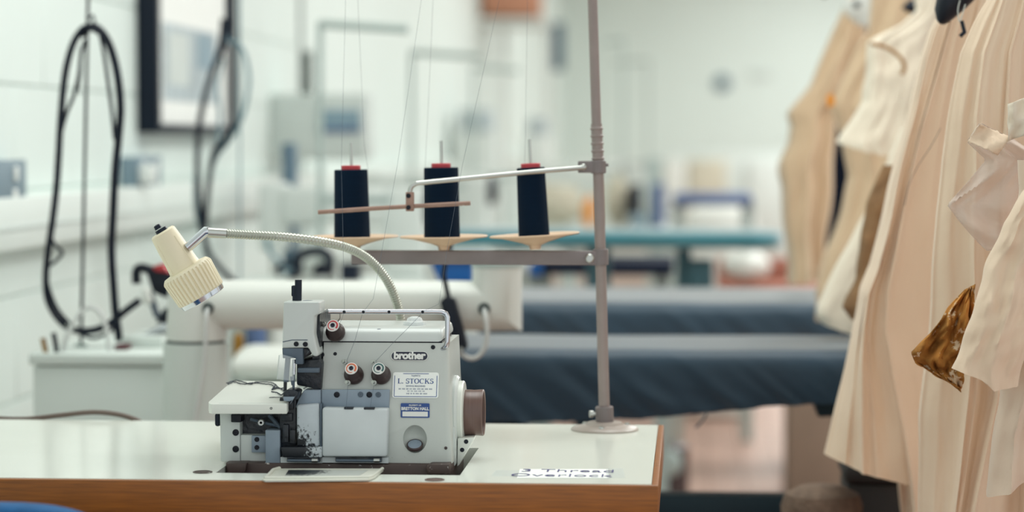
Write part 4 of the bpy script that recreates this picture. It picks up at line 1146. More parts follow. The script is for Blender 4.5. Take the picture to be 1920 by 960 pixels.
MB().box(WX + 0.0315, WX + 0.033, ym0 + 0.06, ym0 + 0.3, z0 + 0.12, z0 + 0.25).build('print', 'pale_grey', fr)
MB().box(WX + 0.0315, WX + 0.033, ym1 - 0.25, ym1 - 0.05, z0 + 0.17, z0 + 0.26).build('print', 'screen_blue', fr)

# control box fixed to the wall
Yc = 7.5
a, b = at(516, 176, Yc), at(686, 300, Yc)
cb = thing('control_box', 'pale grey control box with blue screen on the left wall in the background', 'control box', (WX, Yc + 0.1, b.z))
MB().box(WX + 0.0005, b.x, Yc, Yc + 0.18, b.z, a.z, 0.006).build('casing', 'pale_grey', cb)
p, q_ = at(596, 206, Yc), at(676, 246, Yc)
MB().box(p.x, q_.x, Yc - 0.008, Yc, q_.z, p.z, 0.003).build('screen', 'screen_blue', cb)
MB().box(p.x, q_.x, Yc - 0.012, Yc, at(600, 248, Yc).z, at(600, 240, Yc).z, 0.002).build('screen_ledge', 'denim', cb)

# ------------------------------------------------------------------ pressing tables with dark covers
def pressing_table(Yf, Yb, z, u0, u1, drop, material, name, lab, wob, seed, ped, beam=True):
    x0, x1 = at(u0, 600, Yf).x, at(u1, 600, Yf).x
    t = thing(name, lab, 'pressing table', ((x0 + x1) / 2, (Yf + Yb) / 2, 0), 'pressing tables')
    rr = 0.028
    sec = []
    for k in range(7):
        a = pi / 2 * k / 6
        sec.append((rr - rr * sin(a), -rr + rr * cos(a)))        # (depth from front, height) going down the front
    nx = 120
    def fn(i, j):
        x = x0 + (x1 - x0) * i
        dr = interp(drop, i) + wob * noise.noise(Vector((x * 18, seed, 0))) + wob * 0.5 * noise.noise(Vector((x * 60, seed, 3)))
        prof = [(Yb - Yf, -dr * 0.8), (Yb - Yf + 0.004, -0.02), (Yb - Yf - 0.02, 0.0), ((Yb - Yf) * 0.75, 0.0), ((Yb - Yf) * 0.5, 0.0), ((Yb - Yf) * 0.25, 0.0)] + sec
        for q in range(1, 9):
            prof.append((0.0 + 0.012 * (q / 8) ** 2, -rr - (dr - rr) * q / 8))
        f = j * (len(prof) - 1); k = min(int(f), len(prof) - 2); tt = f - k
        d = prof[k][0] + (prof[k + 1][0] - prof[k][0]) * tt; h = prof[k][1] + (prof[k + 1][1] - prof[k][1]) * tt
        fold = 0.0
        if h < -0.01:
            g = min(1, (-h - 0.01) / 0.08)
            s_ = x * 22 + h * 26
            fold = g * (0.012 * noise.noise(Vector((s_, seed, 1))) + 0.006 * noise.noise(Vector((s_ * 2.3, seed, 5))))
            ridge = max(0, noise.noise(Vector((x * 14 + h * 40, h * 3, seed + 9))))
            fold -= 0.010 * g * ridge
        zz = 0.0022 * noise.noise(Vector((x * 6, d * 8, seed)))
        return Vector((x, Yf + d + fold, z + h + zz))
    c = MB().grid(fn, nx, 20).build('cover', material, t, angle=80)
    MB().box(x0 + 0.005, x1 - 0.01, Yf + 0.035, Yb - 0.03, z - 0.06, z - 0.012, 0.008).build('board', 'cardboard', t)
    # end bracket under the board, pedestal
    xm = at(ped, 700, Yf).x
    MB().box(xm - 0.04, xm + 0.04, (Yf + Yb) / 2 - 0.05, (Yf + Yb) / 2 + 0.05, 0.03, z - 0.06, 0.006).build('pedestal', 'frame_teal', t)
    MB().box(xm - 0.16, xm + 0.16, Yf + 0.02, Yb - 0.02, 0.0, 0.03, 0.006).build('foot', 'frame_teal', t)
    return t, x0, x1
P1f, P1b = onz(1000, 655, 0.80).y, onz(1000, 625, 0.80).y
pt1, px0_, px1_ = pressing_table(P1f, P1b, 0.80, 700, 1680, [(0, 0.128), (0.3, 0.125), (0.52, 0.118), (0.7, 0.100), (0.86, 0.090), (1, 0.085)], 'cloth_navy', 'pressing_table', 'nearer dark navy covered pressing table, its draped edge behind the thread stand pole', 0.004, 2, 930)
# lower frame and end bracket of the nearer one
zb_ = at(1350, 932, P1f).z
MB().box(at(1000, 940, P1f).x, at(1760, 940, P1f).x, P1f + 0.02, P1f + 0.07, zb_ - 0.06, zb_, 0.004).build('lower_beam', 'frame_teal', pt1)
a, b = at(1530, 740, P1f + .03), at(1580, 782, P1f + .03)
MB().prism([at(u, v, P1f + .03) for u, v in ((1520, 735), (1620, 725), (1620, 778), (1534, 783))], (0, 0.2, 0), 0.004).build('end_bracket', 'frame_teal', pt1)
MB().tube(smooth([at(u, v, P1f - 0.004) for u, v in ((1325, 775), (1318, 788), (1306, 800), (1312, 796))], 14), 0.0018, 6).build('loose_tie', 'cloth_navy', pt1)
P2f, P2b = onz(1200, 567, 0.80).y, onz(1200, 538, 0.80).y
pt2, _, _ = pressing_table(P2f, P2b, 0.80, 705, 1640, [(0, 0.10), (0.6, 0.10), (1, 0.10)], 'cloth_slate', 'pressing_table', 'second slate covered pressing table just behind the nearer navy one', 0.003, 7, 1100)

# teal ironing board
TY = 6.45
zt_ = at(1100, 431, TY).z; zb2 = at(1100, 466, TY).z
ib = thing('ironing_board', 'teal padded ironing board with rounded end, behind the thread cones', 'ironing board', (at(1150, 460, TY).x, TY + .13, 0))
xa, xb3 = at(836, 450, TY).x, at(1470, 450, TY).x
def fnb(i, j):
    a = 2 * pi * i
    s = j
    x = xa + (xb3 - xa) * s
    endd = max(0, (x - (xb3 - 0.09)) / 0.09)
    e = math.sqrt(max(0.0, 1 - endd ** 2)) if endd > 0 else 1
    w = 0.14 * (0.25 + 0.75 * e); h = (zt_ - zb2) / 2 * (0.72 + 0.28 * e)
    sx_ = (1 if cos(a) > 0 else -1) * abs(cos(a)) ** 0.35; sy_ = (1 if sin(a) > 0 else -1) * abs(sin(a)) ** 0.6
    bump_ = 0.0018 * noise.noise(Vector((x * 9, a, 2)))
    return Vector((x, TY + 0.14 + w * sx_, (zt_ + zb2) / 2 + h * sy_ + bump_ - 0.004 * s))
mb = MB(); mb.grid(fnb, 40, 70, True)
mb.bm.verts.ensure_lookup_table()
mb.bm.faces.new(mb.bm.verts[:40][::-1]); mb.bm.faces.new(mb.bm.verts[-40:])
mb.build('padded_top', 'cloth_teal', ib, angle=60)
xm = at(1120, 500, TY).x
MB().box(xm - 0.035, xm + 0.03, TY + 0.1, TY + 0.18, 0.03, zb2 + 0.01, 0.005).build('pedestal', 'leg_teal', ib)
MB().box(at(1268, 500, TY).x, at(1296, 500, TY).x, TY + 0.1, TY + 0.18, at(1300, 545, TY).z, zb2 + 0.01, 0.005).build('motor_hanger', 'leg_teal', ib)
MB().box(at(1290, 500, TY).x, at(1338, 500, TY).x, TY + 0.08, TY + 0.2, at(1300, 545, TY).z, at(1300, 492, TY).z, 0.01).build('motor_box', 'leg_teal', ib)
MB().box(xm - 0.15, xm + 0.12, TY + 0.0, TY + 0.28, 0.0, 0.03, 0.006).build('foot', 'leg_teal', ib)

# white padded sleeve roll under the white tube
SY = 4.7
def fns(i, j):
    a = 2 * pi * i; s = j
    x = at(432, 690, SY).x + (at(640, 690, SY).x - at(432, 690, SY).x) * s
    r = (at(0, 650, SY).z - at(0, 722, SY).z) / 2 * (0.62 + 0.38 * math.sqrt(max(0, 1 - (1 - min(1, s * 4)) ** 2)))
    r *= 1 + 0.10 * noise.noise(Vector((s * 4, a, 0)))
    return Vector((x, SY + 0.1 + 0.09 * cos(a), at(0, 687, SY).z + r * sin(a)))
SZ = 0.0
mb = MB(); mb.grid(fns, 28, 24, True); mb.bm.verts.ensure_lookup_table(); mb.bm.faces.new(mb.bm.verts[:28][::-1]); mb.bm.faces.new(mb.bm.verts[-28:])
cr = mb.build('cloth_roll', 'steel_white', None, angle=70); tag(cr, 'white padded cloth roll lying under the white tube', 'cloth roll')
z_r = at(0, 724, SY).z
sh = thing('side_table', 'low white table behind the sewing table, carrying the white cloth roll', 'table', (at(520, 700, SY).x, SY + 0.12, 0))
MB().box(at(424, 700, SY).x, at(760, 700, SY).x, SY - 0.03, SY + 0.36, z_r - 0.02, z_r, 0.003).build('tabletop', 'steel_white_cool', sh)
for lx in (at(432, 700, SY).x, at(752, 700, SY).x):
    for ly in (SY, SY + 0.33):
        MB().box(lx - 0.012, lx + 0.012, ly - 0.012, ly + 0.012, 0, z_r - 0.02).build('leg', 'stand_grey', sh)
bt = MB().lathe([(0.012, 0), (0.012, 0.03), (0.008, 0.05), (0, 0.052)], (at(446, 640, SY + 0.24).x, SY + 0.24, z_r), (0, 0, 1), 14)
bt = MB().lathe([(0.012, 0), (0.013, 0.02), (0.012, at(0, 630, SY + .24).z - z_r), (0.006, at(0, 622, SY + .24).z - z_r), (0, at(0, 622, SY + .24).z - z_r)], (at(447, 640, SY + 0.24).x, SY + 0.24, z_r), (0, 0, 1), 16)
tag(bt.build('bottle', 'brass'), 'small amber bottle half hidden under the white tube', 'bottle')
bt = MB().ball((at(480, 634, SY + .26).x, SY + 0.26, z_r + 0.072), 0.022, 0.02, 0.072, 14, 10)
tag(bt.build('thread_bobbin', 'denim'), 'dark blue bobbin beside the small amber bottle', 'bobbin')

# ------------------------------------------------------------------ second station gear over the tube: table + irons + machine
QY = 5.55
zq = at(560, 532, QY).z
q2 = thing('side_table', 'white side table in the second row carrying dark irons', 'table', (at(560, 540, QY).x, QY + 0.15, 0))
MB().box(at(425, 540, QY).x, at(690, 540, QY).x, QY, QY + 0.4, zq - 0.025, zq, 0.004).build('tabletop', 'steel_white_cool', q2)
for lx in (at(440, 700, QY).x, at(672, 700, QY).x):
    for ly in (QY + 0.03, QY + 0.36):
        MB().box(lx - 0.015, lx + 0.015, ly - 0.015, ly + 0.015, 0, zq - 0.025).build('leg', 'stand_grey', q2)
i2 = cluster_iron(QY + 0.08, 588, 500, 1.05, 'dark steam iron on the second row table, beyond the gooseneck bend')
i3 = cluster_iron(QY + 0.10, 540, 512, 0.62, 'smaller dark iron at the left of the second row table')
tag(MB().tube(smooth([at(u, v, QY + 0.3) for u, v in ((500, 445), (505, 470), (522, 490), (540, 510), (545, 528))], 20), 0.006, 8).build('iron_lead', 'hose_grey'), 'grey lead curving down behind the small dark iron', 'lead')
bc = at(653, 500, QY + 0.1)
tag(MB().box(bc.x - 0.02, bc.x + 0.024, QY + 0.1, QY + 0.16, zq, at(0, 492, QY + .1).z, 0.004).build('black_bottle', 'navy_plastic'), 'small black bottle at the right end of the second row table', 'bottle')

# blue crate behind the tube
Yb_ = 4.9
pa, pb_ = at(806, 486, Yb_), at(886, 528, Yb_)
bk = thing('crate', 'bright blue plastic crate behind the end of the white tube', 'crate', ((pa.x + pb_.x) / 2, Yb_ + 0.1, 0.0))
zc0 = pb_.z - 0.02
mb = MB(); mb.prism([at(u, v, Yb_) for u, v in ((803, 484), (886, 486), (884, 532), (824, 532))], (0, 0.22, 0), 0.004); mb.build('bin', 'blue_plastic', bk)
mb = MB(); mb.box(pa.x - 0.01, pb_.x + 0.008, Yb_ - 0.008, Yb_ + 0.23, pa.z - 0.006, pa.z + 0.004, 0.002); mb.build('rim', 'blue_plastic', bk)
zc0 = at(850, 532, Yb_).z
MB().box(pa.x + 0.01, pb_.x - 0.005, Yb_ + 0.02, Yb_ + 0.2, 0.0, zc0 + 0.001).build('plinth', 'steel_white_cool', bk)

# navy low table between the boards
NY = 6.9
za = at(1120, 494, NY).z
nt_ = thing('cutting_table', 'long navy covered table edge below the teal ironing board', 'table', (at(1100, 500, NY).x, NY + 0.3, 0))
MB().box(at(992, 500, NY).x, at(1262, 500, NY).x, NY, NY + 0.5, at(1100, 516, NY).z, za, 0.006).build('tabletop', 'navy_cloth', nt_)
MB().box(at(992, 500, NY).x, at(1016, 500, NY).x, NY - 0.012, NY, at(1100, 518, NY).z, za, 0.003).build('blue_end', 'blue_plastic', nt_)
for u in (1004, 1240):
    for dy in (0.05, 0.44):
        xx = at(u, 500, NY).x
        MB().box(xx - 0.02, xx + 0.02, NY + dy, NY + dy + 0.04, 0, at(1100, 516, NY).z).build('leg', 'stand_grey', nt_)

# ------------------------------------------------------------------ background sewing stations along the left wall
def station(Y, dx, labt, labm, labs, up_v, group=True):
    """machine table, sewing machine and thread stand at distance Y"""
    X0, X1 = -1.18 + dx, -0.35 + dx
    t = thing('machine_table', labt, 'table', ((X0 + X1) / 2, Y + 0.25, 0), 'background machine tables')
    MB().box(X0, X1, Y, Y + 0.52, 0.715, 0.75, 0.004).build('tabletop', 'machine_white', t)
    for lx in (X0 + 0.1, X1 - 0.1):
        MB().box(lx - 0.02, lx + 0.02, Y + 0.05, Y + 0.47, 0.0, 0.715, 0.004).build('leg', 'stand_grey', t)
    m = thing('sewing_machine', labm, 'sewing machine', ((X0 + X1) / 2, Y + 0.3, 0.75), 'background sewing machines')
    a0, a1 = X0 + 0.12, X0 + 0.56
    MB().box(a0, a1, Y + 0.2, Y + 0.38, 0.75, 0.79, 0.006).build('bed', 'machine_white', m)
    MB().box(a1 - 0.11, a1, Y + 0.23, Y + 0.35, 0.789, 1.03, 0.015, 3).build('column', 'machine_white', m)
    MB().box(a0 + 0.06, a1 - 0.10, Y + 0.23, Y + 0.35, 0.93, 1.03, 0.015, 3).build('arm', 'machine_white', m)
    MB().box(a0, a0 + 0.07, Y + 0.24, Y + 0.34, 0.86, 1.04, 0.01, 3).build('needle_head', 'machine_white', m)
    MB().tube([(a0 + 0.03, Y + 0.28, 0.79), (a0 + 0.03, Y + 0.28, 0.87)], 0.006, 8).build('needle_bar', 'satin_metal', m)
    MB().lathe([(0.05, 0), (0.052, 0.02), (0.04, 0.03), (0, 0.03)], (a1, Y + 0.29, 0.98), (1, 0, 0), 24).build('handwheel', 'navy_plastic', m)
    z = CAMZ + (265 - up_v) * Y / F
    s = thing('thread_stand', labs, 'thread stand', (-0.0, 0, 0), 'background thread stands')
    return t, m, s, z
stations = [
    (6.1, 597, 40, 762, 50, 'white machine table of the second row at the left wall', 'white sewing machine on the second row table at the left', 'tall grey thread stand with top arm, leftmost of the background stands'),
    (8.1, 770, 95, 900, 103, 'white machine table of the third row, farther along the wall', 'white sewing machine of the third row, behind the left thread cone', 'grey thread stand with top arm, second from the left in the background'),
    (10.2, 886, 124, 972, 130, 'white machine table of the fourth row, deep in the room', 'white sewing machine of the fourth row, deep in the room', 'faint grey thread stand with top arm, third from the left in the background'),
    (12.6, 1168, 74, 1132, 78, 'white machine table far back beyond the pole', 'white sewing machine far back beyond the taupe pole', 'faint thread stand far back just right of the taupe pole'),
    (15.5, 1215, 113, 1150, 116, 'white machine table farthest back in the room', 'white sewing machine farthest back in the room', 'shorter faint thread stand farthest back, right of the taupe pole')]
for (Y, u, v, u2, v2, lt, lm, ls) in stations:
    xp_ = at(u, v, Y)
    dx = xp_.x + 0.72 if u < 1000 else xp_.x + 0.6
    t, m, s, z = station(Y, max(dx, -0.08), lt, lm, ls, v)
    s.location = (xp_.x, Y + 0.03, 0.75)
    e = at(u2, v2, Y)
    MB().tube([(xp_.x, Y + 0.03, 0.7505), (xp_.x, Y + 0.03, xp_.z)], 0.008, 10).build('pole', 'stand_grey', s)
    MB().tube([(xp_.x, Y + 0.03, xp_.z - 0.005), (e.x, Y + 0.03, e.z - 0.005)], 0.011, 10).build('top_arm', 'stand_grey', s)
    MB().lathe([(0.04, 0), (0.04, 0.006), (0.01, 0.012)], (xp_.x, Y + 0.03, 0.7503), (0, 0, 1), 18).build('flange', 'stand_grey', s)
    xm_ = xp_.x + (0.16 if u < 1000 else -0.14)
    mid_z = 1.0
    MB().box(min(xp_.x, xm_ + 0.02), max(xp_.x, xm_ + 0.02), Y + 0.022, Y + 0.04, mid_z - 0.01, mid_z + 0.01).build('spool_arm', 'stand_grey', s)

def blob(name, u0, v0, u1, v1, Y, dep, m_, lab, cat, foot=None, bev=0.01):
    """a boxy thing seen from its front, standing on whatever is below it"""
    a, b = at(u0, v0, Y), at(u1, v1, Y)
    z0 = b.z if foot is None else foot
    o = MB().box(a.x, b.x, Y, Y + dep, z0, a.z, min(bev, abs(b.x - a.x) * 0.2)).build(name, m_)
    return tag(o, lab, cat)
# long bench along the back half of the room that carries the clutter
GY = 11.0
gz = at(1100, 428, GY).z
g = thing('work_bench', 'long pale workbench with clutter in the background, above the teal board', 'bench', (at(1120, 430, GY).x, GY + 0.3, 0))
MB().box(at(930, 430, GY).x, at(1252, 430, GY).x, GY, GY + 0.7, gz - 0.05, gz, 0.01).build('worktop', 'pale_grey', g)
for u in (950, 1235):
    for dy in (0.05, 0.6):
        xx = at(u, 430, GY).x
        MB().box(xx - 0.03, xx + 0.03, GY + dy, GY + dy + 0.06, 0, gz - 0.05).build('leg', 'stand_grey', g)
def heap(name, u, v0, rxp, Y, m_, lab, cat, base, seed, squash=1.0):
    c = at(u, v0, Y); r = rxp * Y / F
    h = (c.z - base)
    o = MB().ball((c.x, Y + r * 0.8, base + h / 2), r, r * 0.7, h / 2 * squash, 20, 14, 0.35, seed).build(name, m_, None, angle=80)
    return tag(o, lab, cat)
heap('cloth_heap', 1030, 345, 60, GY + 0.15, 'beige_cloth', 'beige heap of cloth on the workbench, left of the orange ball', 'cloth', gz + 0.004, 1)
heap('cloth_heap', 1158, 330, 26, GY + 0.15, 'beige_cloth', 'taupe heap of cloth on the workbench, right of the taupe pole', 'cloth', gz + 0.004, 2)
heap('ball', 1105, 368, 12, GY + 0.02, 'orange', 'small orange ball of yarn on the background workbench', 'yarn', gz - 0.002, 0)
blob('dress_form', 1182, 345, 1203, 428, GY + 0.05, 0.15, 'navy_plastic', 'dark narrow upright form on the workbench right of the taupe heap', 'form', gz)
blob('folded_jeans', 1222, 345, 1246, 428, GY + 0.1, 0.2, 'denim', 'folded blue denim stack at the right end of the workbench', 'clothes', gz)
blob('detergent_bottle', 1183, 402, 1212, 428, GY + 0.01, 0.03, 'screen_blue', 'pale blue bottle before the dark upright form', 'bottle', gz)
blob('garment_bag', 1212, 296, 1240, 345, GY + 0.42, 0.2, 'stand_grey', 'tall grey bag standing on the workbench behind the denim stack', 'bag', gz)
# navy table further right
VY = 9.2
vz = at(1330, 366, VY).z
v_ = thing('cutting_table', 'navy topped table far back on the right, before the pale cupboards', 'table', (at(1340, 380, VY).x, VY + 0.3, 0))
MB().box(at(1262, 380, VY).x, at(1412, 380, VY).x, VY, VY + 0.55, at(1330, 386, VY).z, vz, 0.01).build('tabletop', 'denim', v_)
for u in (1270, 1404):
    for dy in (0.05, 0.44):
        xx = at(u, 430, VY).x
        MB().box(xx - 0.02, xx + 0.02, VY + dy, VY + dy + 0.05, 0, at(1330, 386, VY).z).build('leg', 'stand_grey', v_)
blob('white_bag', 1285, 388, 1420, 432, VY + 0.8, 0.4, 'steel_white', 'white sack under the navy topped table', 'sack', 0.0, 0.06)
# far cupboards and odd things on the back wall
CY2 = 19.0
cu = thing('cupboard', 'low pale cupboard with cream panels far back in the room', 'cupboard', (at(1320, 330, CY2).x, CY2 + 0.3, 0))
MB().box(at(1240, 330, CY2).x, at(1480, 330, CY2).x, CY2, CY2 + 0.6, 0.0, at(1320, 288, CY2).z, 0.01).build('carcass', 'pale_grey', cu)
for k, (a_, b_, m_) in enumerate(((1246, 1286, 'steel_white'), (1290, 1362, 'beige_cloth'), (1402, 1476, 'machine_white'))):
    MB().box(at(a_, 330, CY2).x, at(b_, 330, CY2).x, CY2 - 0.03, CY2, 0.1, at(1320, 300, CY2).z, 0.008).build('door', m_, cu)
blob('wall_speaker', 1033, 42, 1056, 132, 17.0, 0.15, 'slate_bar', 'slate blue upright panel hanging high in the background, left of the pole', 'panel')
hb = blob('high_box', 905, -60, 1010, 30, 15.0, 0.4, 'brown_box', 'brown cardboard box on a high shelf at the top of the picture', 'box')
blob('high_box', 800, -60, 855, 12, 15.2, 0.4, 'beige_cloth', 'beige carton on the high shelf left of the brown box', 'box')
za_ = at(905, 30, 15.0).z - 0.02
sf = thing('high_shelf', 'white high shelf unit carrying cartons in the far background', 'shelf', (at(900, 40, 15.0).x, 15.2, 0))
MB().box(at(770, 30, 15.0).x, at(1022, 30, 15.0).x, 14.9, 15.7, za_ - 0.03, za_).build('shelf_board', 'machine_white', sf)
for u in (775, 845, 930, 1017):
    MB().box(at(u, 30, 15.0).x - 0.02, at(u, 30, 15.0).x + 0.02, 15.64, 15.7, 0, za_ - 0.03).build('upright', 'machine_white', sf)
cl = thing('wall_clock', 'small dark clock on the far back wall, right of the pole', 'clock', at(1354, 156, YB))
MB().lathe([(0.075, 0), (0.08, 0.02), (0.07, 0.04), (0, 0.042)], at(1354, 156, YB - 0.002), (0, -1, 0), 28).build('clock_case', 'slate_bar', cl)
tag(MB().box(at(1405, 135, YB).x, at(1445, 147, YB).x, YB - 0.02, YB - 0.001, at(1420, 147, YB).z, at(1420, 135, YB).z, 0.003).build('wall_sign', 'pale_grey'), 'small pale grey plate on the far back wall near the garments', 'sign')
blob('far_machine', 860, 205, 918, 248, 13.0, 0.3, 'print_grey', 'grey-blue machine head in the distance, above the middle thread cone', 'machine', None)
blob('far_machine', 990, 222, 1022, 252, 14.0, 0.3, 'print_grey', 'smaller grey machine head in the distance, above the right thread cone', 'machine', None)
# racks carrying those two heads
for (u0, u1, v, Y, lb2) in ((846, 930, 249, 13.0, 'white pedestal under the grey-blue machine head'), (980, 1030, 253, 14.0, 'white pedestal under the smaller grey machine head')):
    a = at(u0, v, Y); b = at(u1, v, Y)
    tag(MB().box(a.x, b.x, Y, Y + 0.35, 0, a.z - 0.002, 0.01).build('pedestal_cabinet', 'machine_white'), lb2, 'pedestal')
blob('dark_head', 528, 268, 548, 330, 6.6, 0.1, 'slate_bar', 'dark blue sewing head part before the grey control box', 'machine part', 0.75)
# storage box on the floor and wooden thing beyond
xa_, xb_ = at(1478, 850, 7.6).x, at(1640, 850, 7.6).x
bx = thing('storage_box', 'brown cardboard storage box on the floor under the pressing tables', 'box', ((xa_ + xb_) / 2, 7.8, 0))
MB().box(xa_, xb_, 7.6, 8.0, 0.0, 0.52, 0.006).build('carton', 'cardboard', bx)
MB().box(xa_ - 0.004, xb_ + 0.004, 7.596, 8.004, 0.50, 0.53, 0.004).build('carton_lid', 'cardboard', bx)
rb_ = thing('wooden_bench', 'reddish brown wooden bench far back beside the hanging garments', 'bench', (at(1410, 510, 8.4).x, 8.5, 0))
bz_ = at(1400, 534, 8.4).z
MB().box(at(1345, 500, 8.4).x, at(1600, 500, 8.4).x, 8.4, 8.75, bz_ - 0.03, bz_, 0.008).build('bench_seat', 'rust_wood', rb_)
MB().box(at(1345, 500, 8.4).x, at(1600, 500, 8.4).x, 8.70, 8.75, bz_, at(1400, 484, 8.7).z, 0.008).build('bench_back', 'rust_wood', rb_)
for u in (1510, 1590):
    xx = at(u, 500, 8.4).x
    MB().box(xx - 0.03, xx + 0.03, 8.42, 8.72, 0, bz_ - 0.03).build('leg', 'rust_wood', rb_)
tag(MB().ball((at(1400, 515, 8.5).x, 8.52, bz_ + 0.060), 0.085, 0.08, 0.052, 18, 12, 0.2, 4).build('white_bundle', 'steel_white', None, angle=80), 'white cloth bundle lying on the reddish brown bench', 'cloth')
# grey-white pot by table corner
pt = at(1262, 870, 7.0)
vs = thing('paint_pot', 'dark pot with a pale lid on the floor, just right of the table corner', 'pot', (pt.x, 7.2, 0))
MB().lathe([(0.07, 0), (0.075, 0.02), (0.075, 0.24), (0.06, 0.25), (0, 0.25)], (pt.x - 0.03, 7.2, 0.0), (0, 0, 1), 24).build('pot', 'knob_brown', vs)
MB().ball((pt.x - 0.01, 7.12, 0.20), 0.035, 0.02, 0.04).build('pale_patch', 'stand_grey', vs)

# ------------------------------------------------------------------ hanging garments on a rail along the right
RLX, RLZ = 0.44, 1.56
rail = thing('garment_rail', 'garment rail on the right, carrying the calico garments', 'clothes rail', (RLX, 4.6, 0))
MB().tube([(RLX, 2.5, RLZ), (RLX, 6.6, RLZ)], 0.0125, 14).build('rail', 'satin_metal', rail)
for y in (2.5, 6.6):
    MB().tube([(RLX, y, 0.03), (RLX, y, RLZ)], 0.014, 12).build('upright', 'satin_metal', rail)
    MB().box(RLX - 0.22, RLX + 0.22, y - 0.02, y + 0.02, 0.0, 0.03, 0.005).build('foot', 'satin_metal', rail)

def zof(v, Y, u=1700): return at(u, v, Y).z
def garment(name, lab, Y, left, right, vtop, hem, depth, nf, amp, seed, material, top_w=1.0, phase=0.0, grow=1.0, nth=150, nt=70, lean=0.0):
    """closed cloth tube: left/right outlines as (row, column) tables; folds follow the outline"""
    def fn(i, j):
        th = 2 * pi * i
        cth, sth = cos(th), sin(th)
        s = 0.5 - 0.5 * cth                        # 0 at left edge, 1 at right edge
        vb = interp(hem, s) if sth <= 0 else interp(hem, s) - 6
        vb += 5 * noise.noise(Vector((s * 9, seed, 0)))
        v = vtop + (vb - vtop) * j
        ul, ur = interp(left, v), interp(right, v)
        u = ul + (ur - ul) * s
        g = (0.15 + 0.85 * j ** grow)
        dd = depth * (0.35 + 0.65 * j) * sth * (abs(sth) ** -0.35 if abs(sth) > 1e-3 else 1)
        # folds: a few uneven ridges with sharp creases, drifting sideways as they fall
        q_ = s * nf * 0.55 + phase + 0.35 * noise.noise(Vector((s * 2.2, j * 0.9, seed))) + 0.10 * j
        n1 = noise.noise(Vector((q_, 0.35 * j, seed + 1)))
        n2 = noise.noise(Vector((q_ * 2.3 + 5, 0.5 * j, seed + 4)))
        f = (1 - 2.6 * abs(n1)) * 0.75 + (0.6 - 2.2 * abs(n2)) * 0.45
        wr = noise.noise(Vector((s * 6 + j * 4, j * 6, seed + 8))) * 0.45 + noise.noise(Vector((s * 16 - j * 8, j * 13, seed + 2))) * 0.16
        dy = amp * g * f * 0.9 + amp * 0.55 * wr
        p = at(u, v, Y)
        edge = amp * g * 0.4 * noise.noise(Vector((j * 5, seed, s)))
        sgn = -1 if sth <= 0 else 0.6
        return Vector((p.x + edge, Y + dd + dy * sgn * min(1, abs(sth) * 2.2) + lean * j, p.z))
    r = thing(name, lab, 'garment', (RLX, Y, at(1800, 0, Y).z), 'calico garments on the rail')
    m_ = MB().grid(fn, nth, nt, True).build('cloth', material, r, angle=85)
    return r
def creased_garment(name, lab, Y, edges, vtop, hems, depth, step, amp, seed, material, per=26, nt=90):
    """closed cloth tube whose front falls in overlapping panels; edges = outlines of the panels as (row, column) tables, left to right"""
    K = len(edges) - 1
    nf_ = K * per
    def fn(i, j):
        front = i <= 0.5
        s_ = i * 2 if front else 2 - i * 2
        f = min(s_ * K, K - 1e-4); k = int(f); t = f - k
        vb = hems[k][0] + (hems[k][1] - hems[k][0]) * t + 3 * noise.noise(Vector((s_ * 12, seed, 0)))
        if not front: vb -= 8
        v = vtop + (vb - vtop) * j
        a_, b_ = interp(edges[k], v), interp(edges[k + 1], v)
        u = a_ + (b_ - a_) * t
        g = 0.25 + 0.75 * j ** 0.8
        sn = sin(pi * s_)
        wr = noise.noise(Vector((s_ * 9 + j * 3, j * 5, seed + 8))) * 0.8 + noise.noise(Vector((s_ * 24 - j * 6, j * 11, seed + 2))) * 0.28
        n1 = noise.noise(Vector((s_ * K * 1.7, j * 0.8, seed + 1)))
        rd = 1 - 2.4 * abs(n1)
        if front:
            saw = (1 - t) ** 1.3 if t < 0.93 else 0.0
            if k == 0: saw *= 0.3
            lip = math.exp(-((t - 0.03) / 0.05) ** 2) * 0.45
            d = -depth * (0.35 + 0.65 * j) * abs(sn) ** 0.6 - step * g * (saw + lip - 0.3) + amp * g * (0.6 * wr - 0.7 * rd) * min(1, sn * 3)
        else:
            d = depth * (0.35 + 0.65 * j) * abs(sn) ** 0.6 + amp * g * (wr + rd) * min(1, sn * 3)
        p = at(u, v, Y)
        return Vector((p.x + 0.003 * noise.noise(Vector((j * 7, seed, s_ * 3))), Y + d, p.z))
    r = thing(name, lab, 'garment', (RLX, Y, at(1800, 0, Y).z), 'calico garments on the rail')
    MB().grid(fn, nf_ * 2, nt, True).build('cloth', material, r, angle=60)
    return r
def hanger(r, Y, ztip, half=0.2, material='black_plastic', rise=0.07):
    mb = MB()
    pts = [(RLX - half, Y, ztip), (RLX - half * 0.6, Y, ztip + rise * 0.45), (RLX, Y, ztip + rise), (RLX + half * 0.6, Y, ztip + rise * 0.45), (RLX + half, Y, ztip)]
    mb.tube(smooth(pts, 24), 0.008, 10)
    ho = mb.build('hanger', material, r)
    hk = [(RLX, Y, ztip + rise)] + [(RLX, Y, RLZ - 0.03)] + [(RLX + 0.022 * sin(a), Y, RLZ + 0.0145 + 0.002 - 0.022 + 0.0 + 0.022 * (1 - 0) * (-cos(a)) + 0.02) for a in [radians(d) for d in range(20, 200, 20)]]
    MB().tube(hk, 0.0022, 8).build('hook', 'chrome', ho)
    return ho

